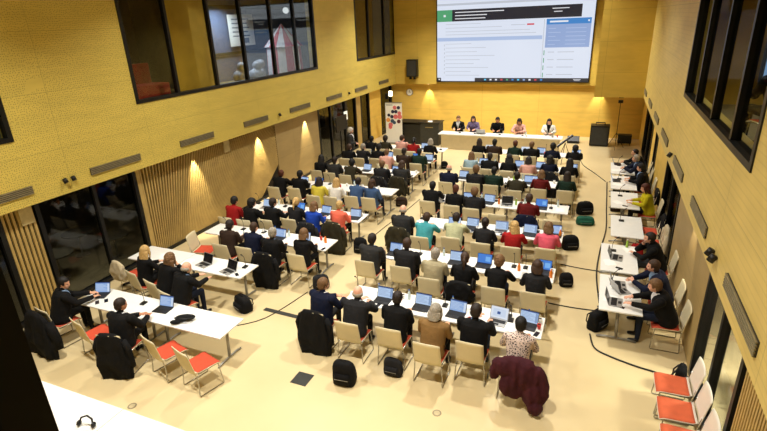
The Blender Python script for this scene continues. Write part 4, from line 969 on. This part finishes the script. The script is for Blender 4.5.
row('farthest left row', 0, [
 P(x=-9.1, y=19.6, who='black hair in black hoodie', pose='lean', top='black', hair='short', hcol='black'),
 P(x=-8.45, y=19.75, who='dark curly hair in olive sweater', pose='typeF', top='olive', hair='curly', hcol='dark brown', lap='c', lapdx=.4),
 P(x=-7.75, y=19.95, who='brown hair in dusty pink sweater', pose='lookR', top='pale pink', hair='short', hcol='brown', skin='pink'),
 P(x=-7.1, y=19.65, who='dark ponytail in red top', pose='typeF', top='red', hair='ponytail', hcol='black', lap='b', lapdx=.2),
 P(x=-6.35, y=19.6, who='grey hair in black cardigan', pose='typeF', top='black', hair='bob', hcol='grey', extra=[('mic', .2, .3)]),
 None], LXs, 19.7, ['leftmost', 'second from left', 'third from left', 'fourth from left', 'rightmost', ''])
person(-9.75, 18.9, math.radians(-70), 'stand', 'dark grey', 'short', 'white', 'person with white hair standing by the far left glass doors', 'pink')

# right-hand column of small tables, people facing left
SIDE = [('nearest side table', 9.86, 0.77), ('second nearest side table', 11.55, 0.77), ('third nearest side table', 13.6, 0.98), ('fourth nearest side table', 15.75, 0.98), ('fifth nearest side table', 17.55, 0.98), ('farthest side table', 19.3, 0.98)]
for nme, cy, cx in SIDE: place(TABLE_SHORT, (cx, cy, 0), PI / 2, f'short white table on the right, {nme}', 'short side tables')
SRZ = PI / 2
def side(x, y, who, pose, top, hair, hcol, where, **k): seat(x, y, SRZ + math.radians(k.pop('rz', 0)), who, pose, top, hair, hcol, where, **k)
side(1.36, 9.45, 'balding brown hair in black suit', 'reach', 'black', 'short', 'light brown', 'near end of the nearest side table', skin='pink', off=.22, lap='o', lapdx=0.0, trou=1)
side(1.44, 10.3, 'brown hair in navy suit', 'leanS', 'navy', 'short', 'brown', 'far end of the nearest side table', skin='pink', off=.14, lap='o', lapdx=-.1)
side(1.40, 11.75, 'dark grey hair in black jacket', 'chin', 'black', 'short', 'dark brown', 'middle of the second nearest side table', skin='pink', off=.2, lap='o', lapdx=-.22)
side(1.5, 15.4, 'long red-brown hair in yellow-green sweater', 'typeF', 'yellow-green', 'long', 'red-brown', 'near end of the fourth nearest side table', off=.1)
side(1.45, 17.6, 'dark hair in black jacket', 'typeS', 'black', 'short', 'black', 'beside the fifth nearest side table', off=.14, lap='a')
side(1.5, 18.9, 'grey-brown hair in navy jacket', 'leanS', 'navy', 'short', 'grey', 'near end of the farthest side table', off=.1)
side(1.5, 19.75, 'dark hair in black suit', 'leanS', 'black', 'crop', 'dark brown', 'far end of the farthest side table', off=.1, lap='a')
side(1.5, 13.3, None, None, None, None, None, 'near end of the third nearest side table', off=.05, ct=('cream', 'mid'))
side(1.5, 14.1, None, None, None, None, None, 'far end of the third nearest side table', off=.05, ct=('black', 'mid'))
side(1.5, 16.4, None, None, None, None, None, 'far end of the fourth nearest side table', off=.05, ct=('black', 'short'))
k = 0
for nme, cy, cx in SIDE:
    place(MIC, (cx - 0.12, cy + 0.35, .7305), PI / 2, f'black gooseneck microphone on the {nme}', 'gooseneck microphones')
    if k not in (2,): place(PAPER[k % 3], (cx - 0.2, cy - 0.3, .7305), 0.3 * k, f'white papers on the {nme}', 'papers on the tables')
    if k in (0, 1, 3, 5): place(PHONE, (cx + 0.0, cy - 0.55, .7305), 1.2, f'black phone on the {nme}', 'phones on the tables')
    k += 1
place(LAP['o'], (0.80, 9.98, .7305), PI / 2 + .5, 'silver laptop turned askew, middle of the nearest side table', 'open laptops on the tables')
place(BOT[G], (0.95, 12.2, .7305), 0, 'green drink bottle on the second nearest side table', 'bottles on the tables')
place(PAPER[2], (1.02, 12.05, .7305), 0.1, 'white papers at the far end of the second nearest side table', 'papers on the tables')
# three red-seated chairs against the right wall
for i, y in enumerate((7.60, 7.0, 6.4)):
    place(CHAIRW, (1.53, y, 0), PI / 2, 'empty white chair with orange-red seat by the right wall, ' + ('farthest', 'middle', 'nearest')[i] + ' of three', 'red-seated chairs by the wall')

# head table with the panel of five
t = thing('head_table', 'long beige-fronted panel table below the big screen', 'table', (-4.2, 23.75, 0))
bm = new(); box(bm, -3.0, 2.78, -0.35, 0.35, 0.71, 0.76); obj('tabletop', bm, M['white_table'], t, bevel=0.005)
for i in range(3):
    bm = new(); box(bm, -2.85 + i * 1.84, -2.85 + i * 1.84 + 1.82, -0.32, -0.28, 0.02, 0.71); obj('front_panel', bm, M['beige_panel'], t)
for x in (-2.85, 2.62):
    bm = new(); box(bm, x, x + 0.04, -0.28, 0.3, 0.0, 0.71); obj('side_panel', bm, M['beige_panel'], t)
HP = [(-6.45, 24.42, 'fair hair in black jacket over white shirt', 'typeF', 'black', 'short', 'light brown', 'pink', 'leftmost'), (-5.7, 24.45, 'brown hair in purple-grey blazer', 'typeF', 'purple grey', 'bob', 'brown', 'pink', 'second from left'),
      (-4.5, 24.45, 'dark hair in black top', 'type', 'black', 'short', 'black', 'tan', 'third from left'), (-3.45, 24.4, 'black bob in pale pink jacket', 'note', 'pale pink', 'bob', 'black', 'tan', 'fourth from left'),
      (-2.1, 24.4, 'very long dark hair in white jacket', 'typeF', 'white', 'long', 'dark brown', 'pink', 'rightmost')]
for x, y, who, pose, top, hair, hc_, sk, o_ in HP:
    person(x, y + 0.15, PI, pose, top, hair, hc_, f'person with {who}, {o_} at the head table', sk, scale=1.07, shirt=(SHIRTS[0] if o_ in ('leftmost',) else (TROU[0] if o_ == 'rightmost' else None)))
    place(CHAIR, (x, y + 0.15, 0), PI, f'beige conference chair under the {o_} person at the head table', 'beige conference chairs')
    place(MIC, (x + 0.25, 23.78, .7605), PI, f'black gooseneck microphone before the {o_} person at the head table', 'gooseneck microphones')
    place(PAPER[1], (x - 0.1, 23.8, .7605), PI + .1, f'white papers before the {o_} person at the head table', 'papers on the tables')
place(LAP['o'], (-5.15, 23.85, .7605), PI, 'laptop seen from behind right of the blazer wearer, head table', 'open laptops on the tables').scale = (1.25, 1.1, 1.1)
place(BOT[W], (-3.05, 23.85, .7605), 0, 'clear water bottle on the head table right of the black-bobbed person', 'bottles on the tables')
place(CUP[RC_], (-1.65, 23.8, .7605), 0, 'red paper cup on the right end of the head table', 'cups on the tables')
place(CUP[WC], (-3.0, 23.65, .7605), 0, 'white paper cup on the head table, right half', 'cups on the tables')

# ------------------------------------------------------------------ stage equipment
t = thing('control_desk', 'low dark grey control desk left of the head table', 'desk', (-8.5, 24.4, 0))
bm = new(); box(bm, -1.0, 0.15, -0.3, 0.4, 0.0, 1.02); obj('cabinet', bm, M['dark_grey'], t, bevel=0.01)
bm = new(); box(bm, 0.17, 1.15, -0.4, 0.4, 0.0, 1.12); obj('lectern_block', bm, mat('dark_grey_board_b', (58, 58, 52), rough=0.6), t, bevel=0.01)
bm = new(); box(bm, -1.05, 1.2, -0.42, 0.45, 1.122, 1.15); obj('top', bm, M['black'], t)
bm = new(); box(bm, 0.45, 0.85, -0.406, -0.40, 0.9, 0.94); obj('sign_strip', bm, mat('gold_strip', (150, 130, 70)), t)
place(PAPER[2], (-7.9, 24.4, 1.151), .2, 'white papers on the dark control desk', 'papers on the tables')
t = thing('banner_stand', 'white roll-up banner with pink, navy and orange dots', 'banner', (-9.72, 23.9, 0), 0)
t.rotation_euler = (0, 0, 0.1)
bm = new(); box(bm, -0.46, 0.46, -0.1, 0.1, 0, 0.09); obj('base', bm, M['grey_metal'], t, bevel=0.01)
bm = new(); tube(bm, [(0, 0.03, 0.09), (0, 0.03, 2.15)], 0.012, 6); obj('pole', bm, M['grey_metal'], t)
bm = new(); box(bm, -0.44, 0.44, -0.005, 0.005, 0.09, 2.12); sh_ = obj('sheet', bm, M['paper'], t)
bm = new(); box(bm, -0.45, 0.45, -0.012, 0.012, 2.12, 2.15); obj('top_rail', bm, M['grey_metal'], t)
DM = [mat('dot_pink', (226, 120, 124)), mat('dot_navy', (40, 40, 70)), mat('dot_orange', (236, 160, 84)), mat('dot_teal', (60, 84, 110)), mat('dot_maroon', (90, 34, 44))]
bm = new()
for x, z, r_, c in ((0.06, 1.88, .1, 0), (0.26, 1.88, .09, 1), (-0.05, 1.68, .09, 1), (0.12, 1.68, .09, 1), (0.3, 1.6, .1, 0), (-0.26, 1.5, .08, 1), (-0.1, 1.42, .09, 1), (0.1, 1.42, .12, 0), (0.32, 1.42, .12, 0), (-0.3, 1.25, .11, 2), (-0.08, 1.2, .1, 3), (0.02, 1.12, .09, 3), (0.26, 1.18, .1, 4), (-0.18, 1.0, .12, 0), (-0.2, 0.88, .1, 0)):
    tube(bm, [(x, -0.006, z), (x, -0.0075 - 0.0004 * c, z)], r_, 14, c)
box(bm, -0.4, -0.05, -0.0075, -0.006, 2.0, 2.03, 3)
obj('dot_pattern', bm, DM, sh_)
t = thing('stage_lamp', 'small bright lamp standing above the dotted banner', 'lamp', (-10.15, 24.6, 0))
bm = new(); tube(bm, [(0, 0, 0), (0, 0, 2.35)], 0.015, 6); cyl(bm, (0, 0), 0.16, 0, 0.02); obj('stand', bm, M['black'], t)
bm = new(); box(bm, -0.09, 0.09, -0.05, 0.05, 2.35, 2.62); obj('lamp_head', bm, glow('lamp_glow', (255, 240, 200), 5), t, bevel=0.02)
bm = new(); box(bm, -0.28, -0.12, -0.08, 0.08, 2.2, 2.5); obj('housing', bm, M['black'], t, bevel=0.02)
t = thing('wall_loudspeaker', 'black loudspeaker hung on the yellow wall left of the big screen', 'speaker', (-9.8, FYU, 3.5))
bm = new(); box(bm, -0.3, 0.3, -0.42, -0.06, -0.42, 0.5); obj('cabinet', bm, M['black'], t, bevel=0.03)
bm = new(); box(bm, -0.26, 0.26, -0.432, -0.42, -0.36, 0.44); obj('grille', bm, M['dark_grey'], t)
bm = new(); box(bm, -0.08, 0.08, -0.06, 0, -0.1, 0.2); obj('bracket', bm, M['black'], t)
bm = new(); box(bm, -0.18, -0.06, -0.3, -0.2, -0.56, -0.42); box(bm, 0.06, 0.18, -0.3, -0.2, -0.56, -0.42); obj('bottom_lamp', bm, M['black'], t)
t = thing('floor_loudspeaker', 'big black loudspeaker standing on the floor right of the stage', 'speaker', (0.12, 25.9, 0))
bm = new(); box(bm, -0.42, 0.42, -0.3, 0.3, 0.04, 1.0); obj('cabinet', bm, M['black'], t, bevel=0.03)
bm = new(); box(bm, -0.37, 0.37, -0.312, -0.3, 0.1, 0.92); obj('grille', bm, M['dark_grey'], t)
bm = new(); tube(bm, [(-0.2, 0, 1.0), (-0.2, 0, 1.1), (0.2, 0, 1.1), (0.2, 0, 1.0)], 0.03, 8); obj('handle', bm, M['black'], t)
t = thing('equipment_case', 'low black equipment box on the floor by the tripod', 'case', (1.25, 26.3, 0))
bm = new(); box(bm, -0.3, 0.3, -0.2, 0.2, 0.1, 0.5); obj('body', bm, M['black'], t, bevel=0.02)
for x in (-0.25, 0.25):
    bm = new(); tube(bm, [(x, -0.15, 0), (x, -0.1, 0.1), (x, 0.1, 0.1), (x, 0.15, 0)], 0.015, 6); obj('foot', bm, M['black'], t)
t = thing('tripod_stand', 'tall black tripod stand with small lamp heads near the far wall', 'stand', (0.85, 25.4, 0))
bm = new(); tube(bm, [(0, 0, 0.35), (0, 0, 2.2)], 0.014, 6); obj('pole', bm, M['black'], t)
for i in range(3):
    a = 2 * PI * i / 3 + .5; bm = new(); tube(bm, [(0, 0, 0.75), (0.42 * math.cos(a), 0.42 * math.sin(a), 0.01)], 0.012, 6); tube(bm, [(0, 0, 0.4), (0.21 * math.cos(a), 0.21 * math.sin(a), 0.38)], 0.008, 6); obj('leg', bm, M['black'], t)
for z in (2.12, 2.34):
    bm = new(); box(bm, -0.1, 0.1, -0.06, 0.06, z, z + 0.13); obj('lamp_head', bm, M['black'], t, bevel=0.015)
t = thing('stage_monitor', 'small black wedge monitor on floor right of the head table', 'monitor', (-1.05, 26.2, 0))
bm = new(); skin_rings(bm, [[bm.verts.new(p) for p in ((x, -0.2, 0), (x, 0.2, 0), (x, 0.2, 0.3), (x, 0.0, 0.34), (x, -0.2, 0.12))] for x in (-0.28, 0.28)]); obj('cabinet', bm, M['black'], t, bevel=0.01)
t = thing('video_camera', 'black camera on slanted stand right of the head table', 'camera', (-1.2, 22.2, 0))
bm = new(); tube(bm, [(-0.3, -0.2, 0.75), (0.25, 0.35, 1.15)], 0.05, 8); obj('camera_body', bm, M['black'], t)
for a in (0.3, 2.4, 4.5):
    bm = new(); tube(bm, [(0, 0, 0.9), (0.35 * math.cos(a), 0.35 * math.sin(a), 0.0)], 0.012, 6); obj('leg', bm, M['black'], t)
t = thing('display_stand', 'tall black display on a stand before the far left glass', 'display', (-10.5, 19.6, 0))
bm = new(); box(bm, -0.03, 0.03, -0.5, 0.5, 1.55, 2.2); obj('display_panel', bm, M['black'], t, bevel=0.01)
bm = new(); tube(bm, [(-0.06, 0, 0.02), (-0.06, 0, 1.9)], 0.03, 8); obj('pole', bm, M['black'], t)
bm = new(); box(bm, -0.25, 0.25, -0.3, 0.3, 0, 0.025); obj('base', bm, M['black'], t)
t = thing('exit_sign', 'lit white sign with yellow square hung in the far left glass', 'sign', (-11.0, 21.0, 1.95))
bm = new(); box(bm, 0.0, 0.03, -0.16, 0.16, -0.2, 0.2); obj('panel', bm, mat('sign_white', (236, 238, 226), emis=0.6), t)
bm = new(); box(bm, 0.031, 0.034, -0.07, 0.07, -0.08, 0.06); obj('symbol', bm, mat('sign_yellow', (196, 176, 60)), t)
bm = new(); box(bm, 0.0, 0.02, -0.02, 0.02, 0.19, 0.705); obj('bracket', bm, M['black'], t)

# ------------------------------------------------------------------ bags
def bag(x, y, rz, label, c, w_=0.3, d=0.17, h=0.4, straps=True, cat='bag', name='backpack'):
    t = thing(name, label, cat, (x, y, 0), rz); m_ = cloth('bag_' + c.replace(' ', '_'), TOPS.get(c) or {'green bag': (30, 84, 66)}[c])
    bm = new(); rings = []
    for i in range(9):
        s_ = i / 8; k_ = (0.95, 1.0, 1.03, 1.02, 1.0, 0.98, 0.95, 0.86, 0.62)[i]; dy = 0.0
        rings.append(ring(bm, (0.01 * math.sin(4 * s_), dy, 0.01 + h * (s_ if i < 8 else 0.98)), Vector((1, 0, 0)), Vector((0, 1, 0)), w_ / 2 * k_, d / 2 * k_ * (1 - 0.25 * s_), 20, 0.5))
    skin_rings(bm, rings); obj('body', bm, m_, t, smooth=True)
    bm = new(); rings = [ring(bm, (0, -d * 0.47, 0.05 + h * 0.45 * i / 5), Vector((1, 0, 0)), Vector((0, 1, 0)), w_ * 0.36 * (1 - 0.12 * abs(i - 2.5) / 2.5), 0.05 * (0.5 + 0.5 * math.sin(PI * (i + .5) / 6)), 14, 0.7) for i in range(6)]
    skin_rings(bm, rings); obj('front_pocket', bm, m_, t, smooth=True)
    bm = new(); tube(bm, [(-0.05, 0, h * 0.94), (-0.04, 0, h * 1.08), (0.04, 0, h * 1.08), (0.05, 0, h * 0.94)], 0.008, 6); obj('handle', bm, M['black'], t, smooth=True)
    if straps:
        for s_ in (-1, 1):
            bm = new(); tube(bm, [(s_ * 0.07, d * 0.3, h * 0.9), (s_ * 0.1, d * 0.62, h * 0.65), (s_ * 0.12, d * 0.62, h * 0.3), (s_ * 0.12, d * 0.38, 0.06)], 0.014, 6); obj('strap', bm, M['black'], t, smooth=True)
    bm = new(); box(bm, -w_ * 0.3, w_ * 0.3, -d * 0.5 - 0.052, -d * 0.5 - 0.046, h * 0.38, h * 0.40); obj('zip', bm, M['grey_metal'], t)
    return t
bag(-3.68, 6.32, .1, 'black backpack standing alone on the floor before the nearest middle row', 'black', .42, .24, .46)
bag(-7.0, 7.75, -.4, 'black bag with straps on floor beside the bald person, second left row', 'black', .5, .3, .34)
bag(-2.95, 6.83, 0, 'charcoal shoulder bag behind the third chair, nearest middle row', 'charcoal', .36, .16, .34)
bag(-5.75, 11.35, .2, 'black bag on floor right of the salmon cardigan chair', 'black', .38, .24, .42)
bag(-5.8, 9.2, .6, 'black bag by the right chair of the third left row', 'charcoal', .4, .22, .34)
bag(-6.0, 15.2, .3, 'dark bag on floor right of the sixth left row', 'dark brown', .4, .24, .3)
bag(-5.9, 20.1, .3, 'black bag by the right end of the farthest left row', 'black', .3, .2, .3)
bag(-0.1, 16.2, .4, 'black bag on the floor right of the fifth middle row', 'black', .5, .3, .4)
bag(-0.05, 15.3, .2, 'dark green bag on the floor right of the middle rows', 'green bag', .52, .3, .24)
bag(-0.35, 13.35, .4, 'black bag with white tag right of the fourth middle row', 'black', .42, .3, .38)
bag(-0.3, 11.2, .3, 'black bag beside the pink-shirted person', 'black', .3, .22, .32)
bag(0.42, 9.62, 1.0, 'black bag hanging open under the nearest side table', 'black', .46, .28, .4)
bag(0.9, 14.6, .3, 'red bag between the third and fourth side tables', 'red', .3, .2, .4)
bag(1.22, 12.75, .2, 'red bag on floor by the second nearest side table', 'red', .3, .2, .62)
bag(0.9, 10.72, .2, 'dark bag between the two nearest side tables', 'olive', .4, .2, .5)
bag(0.85, 16.72, .2, 'brown bag between fourth and fifth side tables', 'dark brown', .4, .16, .5)
bag(0.9, 18.42, .2, 'dark bag between the two farthest side tables', 'black', .36, .14, .5)
bag(1.72, 8.1, 1.3, 'black bag on the floor behind the red-seated chairs', 'black', .3, .2, .5)
bag(-1.35, 9.0, 0, 'navy bag on floor between chairs of the second middle row', 'navy', .2, .16, .3)
# small black camera bag on the near-left table
t = thing('camera_bag', 'black soft camera bag lying on the nearest left table', 'bag', (-6.98, 6.08, .731), .5)
bm = new(); ball(bm, (0, 0, .07), .07, 3.0, 1.1, .95); ball(bm, (-.16, -.1, .05), .05, 2.2, 1.0, .9); 
me = remesh(bm, .012, 4); me.materials.append(M['soot']); o_ = bpy.data.objects.new('body', me); COL.objects.link(o_); o_.parent = t; [setattr(p, 'use_smooth', True) for p in me.polygons]
bm = new(); tube(bm, [(-.2, 0, .08), (-.1, -.12, .14), (.06, -.14, .12), (.18, -.03, .07)], .012, 6); obj('strap', bm, M['black'], t, smooth=True)

# bottom-left corner: the white table nearest the viewer
place(TABLE, (-7.1, 3.48, 0), 0, 'white conference table cut by the bottom-left corner of the picture, left part', 'white conference tables').scale = (1.02, 1.1, 1)
place(TABLE, (-5.12, 3.48, 0), 0, 'white conference table cut by the bottom-left corner of the picture, right part', 'white conference tables').scale = (1.02, 1.1, 1)
t = thing('headset', 'black round headset on the white table at the bottom-left corner', 'headset', (-6.32, 3.42, .731), .2)
bm = new(); tube(bm, [(-.11, 0, .05), (-.09, .03, .12), (0, .05, .15), (.09, .03, .12), (.11, 0, .05)], .014, 8); obj('headband', bm, M['black'], t, smooth=True)
for s_ in (-1, 1):
    bm = new(); ball(bm, (s_ * .12, 0, .045), .045, .6, 1, 1); obj('ear_cup', bm, M['black'], t, smooth=True)

# floor fittings and cables
bm = new(); box(bm, -.16, .16, -.16, .16, 0, .006); t = tag(obj('floor_hatch', bm, mat('hatch_metal', (56, 58, 54), rough=.4, metal=.4), loc=(-4.46, 6.14, 0)), 'square dark grey floor hatch on the open floor left of the backpack', 'floor hatch')
for x, y, l in ((-1.92, 6.18, 'round floor socket in front of the nearest middle row'), (-6.87, 4.51, 'round floor socket beside the bottom-left white table')):
    t = thing('floor_socket', l, 'socket', (x, y, 0)); bm = new(); cyl(bm, (0, 0), .075, 0, .004, 20); obj('rim', bm, mat('socket_rim', (150, 138, 110), metal=.5), t); bm = new(); cyl(bm, (0, 0), .05, .004, .006, 20); obj('cover', bm, mat('socket_cover', (186, 170, 132)), t)
def cable(pts, label, r_=.012, name='floor_cable', cat='cable'):
    P_ = [Vector((x, y, r_)) for x, y in pts]; out = []
    for i in range(len(P_) - 1):
        a, b_, c, d = P_[max(0, i - 1)], P_[i], P_[i + 1], P_[min(len(P_) - 1, i + 2)]
        for j in range(5):
            t_ = j / 5; out.append(0.5 * ((2 * b_) + (c - a) * t_ + (2 * a - 5 * b_ + 4 * c - d) * t_ ** 2 + (3 * b_ - a - 3 * c + d) * t_ ** 3))
    out.append(P_[-1]); bm = new(); tube(bm, out, r_, 6); return tag(obj(name, bm, M['black'], smooth=True), label, cat)
bm = new(); box(bm, -.85, .85, -.06, .06, 0, .012); bmesh.ops.bevel(bm, geom=[e for e in bm.edges], offset=.005, segments=1, affect='EDGES'); o_ = obj('cable_cover', bm, M['dark_grey'], loc=(-5.7, 7.88, 0)); o_.rotation_euler = (0, 0, -.04); tag(o_, 'flat dark cable cover on the floor left of the nearest middle row', 'cable cover')
cable([(-0.6, 10.25), (-.1, 10.22), (.4, 10.25)], 'black cable across the right aisle, nearer of two')
cable([(-0.5, 12.28), (0, 12.2), (.5, 12.18)], 'black cable across the right aisle, farther of two')
cable([(-5.85, 12.3), (-5.8, 13.2), (-5.7, 14.2), (-5.6, 16)], 'thin black cable along the centre aisle behind the salmon cardigan chair', .01)
cable([(-6.9, 7.0), (-6.3, 7.6), (-6.0, 8.9)], 'thin black cable on floor beside the bag of the second left row', .01)
cable([(.3, 9.3), (.4, 8.85), (.7, 8.66), (1.12, 8.52), (1.4, 8.46), (1.8, 8.3)], 'black cable with clips curving from the nearest side table to the right wall', .016)
cable([(-.6, 23.4), (-.4, 22.1), (.1, 20.9), (.5, 19.9)], 'black cable slanting from the stage to the farthest side table', .014)
cable([(.45, 10.6), (.36, 12.0), (.42, 13.5), (.55, 15), (.55, 17), (.55, 19.8)], 'long black cable along the left side of the side tables', .018)
cable([(-10.7, 7.6), (-10.4, 8.3), (-10.2, 9.0)], 'thick black cable on floor below the dark glass at left', .03)

# ------------------------------------------------------------------ rooms seen through the upper windows
t = thing('red_bench', 'long red bench behind the upper left window', 'bench', (-12.4, 10.2, 4.0))
bm = new(); box(bm, .0, .7, -.9, 1.2, .0, .6); obj('seat', bm, mat('bench_red', (150, 48, 30), rough=.8), t, bevel=.03)
bm = new(); box(bm, -.1, .02, -.9, 1.2, .0, 1.15); obj('backrest', bm, mat('bench_red', (150, 48, 30)), t, bevel=.03)
t = thing('upstairs_sideboard', 'dark sideboard behind the upper left window beside the red bench', 'sideboard', (-14.6, 10.0, 4.0))
bm = new(); box(bm, -.3, .3, -1.0, 1.0, .0, 1.9); obj('cabinet', bm, M['dark_grey'], t, bevel=.01)
bm = new(); box(bm, .3, .32, -.9, -.02, .1, 1.8); obj('door', bm, M['black'], t); bm = new(); box(bm, .3, .32, .02, .9, .1, 1.8); obj('door', bm, M['black'], t)
t = thing('play_tent', 'red and white striped play tent behind the upper left window', 'tent', (-12.3, 18.4, 4.0))
TM = [mat('tent_red', (176, 56, 70), rough=.8), mat('tent_white', (206, 200, 206), rough=.8)]
bm = new(); n = 14; lo = [bm.verts.new((.75 * math.cos(2 * PI * i / n), .75 * math.sin(2 * PI * i / n), 0)) for i in range(n)]; hi = [bm.verts.new((.7 * math.cos(2 * PI * i / n), .7 * math.sin(2 * PI * i / n), 1.25)) for i in range(n)]
for i in range(n): bm.faces.new((lo[i], lo[(i + 1) % n], hi[(i + 1) % n], hi[i])).material_index = i % 2
bm.faces.new(list(reversed(lo))); obj('wall_cloth', bm, TM, t)
bm = new(); hi = [bm.verts.new((.8 * math.cos(2 * PI * i / n), .8 * math.sin(2 * PI * i / n), 1.22)) for i in range(n)]; ap = bm.verts.new((0, 0, 2.1))
for i in range(n): bm.faces.new((hi[i], hi[(i + 1) % n], ap)).material_index = i % 2
obj('roof_cloth', bm, TM, t)
t = thing('wall_poster', 'white poster with text blocks behind the upper left window', 'poster', (-13.9, 17.9, 5.9))
bm = new(); box(bm, -.02, 0, -.8, .8, -.6, .6); obj('sheet', bm, M['paper'], t)
bm = new()
for i in range(5): box(bm, 0, .004, -.6, .5 - .1 * (i % 2), .4 - .16 * i, .45 - .16 * i)
box(bm, 0, .006, .1, .4, -.5, -.3); obj('print', bm, mat('poster_ink', (120, 130, 150)), t)
bm = new(); box(bm, -14.1, -14.02, 14.2, 22.4, 4.0, HEAD); struct(obj('wall_upstairs_blue', bm, mat('blue_grey_wall', (96, 108, 136), rough=.6)))
bm = new(); box(bm, -14.01, -13.96, 14.3, 22, 5.0, 5.1); box(bm, -14.01, -13.96, 14.3, 22, 6.7, 6.85); struct(obj('trim_11', bm, M['dark_grey']))
t = thing('hanging_globe_lamp', 'round white globe lamp behind the upper left window', 'lamp', (-12.6, 19.3, 6.6))
bm = new(); ball(bm, (0, 0, 0), .13); obj('globe', bm, glow('globe_glow', (236, 240, 250), 1.2), t, smooth=True); bm = new(); tube(bm, [(0, 0, .12), (0, 0, .72)], .01, 6); obj('cord', bm, M['black'], t)
for i, (x, y) in enumerate([(-12.7, 15.9), (-12.5, 16.6), (-12.8, 17.2)]):
    t = thing('soft_toy_cushion', 'pale cushion heap behind the upper left window, ' + ('left', 'middle', 'right')[i], 'cushion', (x, y, 4.0)); bm = new(); ball(bm, (0, 0, .25), .3, 1, 1, .85); ball(bm, (.05, .1, .6), .2); me = remesh(bm, .03, 4); me.materials.append(mat('cushion_pale', (150, 152, 164))); o_ = bpy.data.objects.new('cover', me); COL.objects.link(o_); o_.parent = t
# right upstairs: person at white table, pale blue panel
person(2.3, 8.6, PI / 2 * .2, 'typeF', 'black', 'long', 'dark brown', 'person with dark hair in black sitting upstairs behind the right window', z=4.0)
place(CHAIR, (2.3, 8.6, 4.0), PI / 2 * .2, 'beige conference chair under the person upstairs behind the right window', 'beige conference chairs')
place(TABLE_SHORT, (2.45, 7.5, 4.0), PI / 2, 'short white table upstairs behind the right window', 'short side tables')
t = thing('framed_panel', 'black-cased panel with pale blue face upstairs behind the right window', 'monitor', (3.78, 13.1, 4.9))
bm = new(); box(bm, -.75, .75, -.06, .06, -.42, .5); obj('case', bm, M['black'], t); bm = new(); flat(bm, -.7, .7, -.34, .45, -.065); obj('display', bm, glow('panel_blue', (120, 160, 214), 1.0), t)  # emissive pale blue face in a black case, standing behind the glass
# terrace and corridor things
for i, (x, y) in enumerate([(-12.6, 7.4), (-13.4, 8.6), (-12.2, 8.8)]):
    t = thing('terrace_table', 'low pale table beyond the dark glass at left, ' + ('nearest', 'farthest', 'middle')[i], 'table', (x, y, 0.02)); bm = new(); cyl(bm, (0, 0), .4, .68, .71, 24); obj('tabletop', bm, mat('terrace_top', (70, 68, 60)), t); bm = new(); cyl(bm, (0, 0), .03, 0, .68); cyl(bm, (0, 0), .2, 0, .02); obj('leg', bm, M['grey_metal'], t)
t = thing('corridor_counter', 'pale counter with white cloths beyond the right glass door', 'counter', (3.3, 7.6, 0))
bm = new(); box(bm, -.5, .5, -.8, .8, 0, .9); obj('body', bm, mat('counter_pale', (196, 190, 168)), t, bevel=.02); bm = new(); box(bm, -.55, .55, -.85, .85, .9, .94); obj('top', bm, M['white_table'], t)
tables_unused = [p for p in (LAP.values()) if p.name not in _used]
for p in [MIC, PHONE, CHAIR, CHAIRW, TABLE, TABLE_SHORT] + list(LAP.values()) + list(BOT.values()) + list(CUP.values()) + PAPER:
    if p.name not in _used:
        for c in list(p.children):
            for g_ in list(c.children): bpy.data.objects.remove(g_)
            bpy.data.objects.remove(c)
        bpy.data.objects.remove(p)
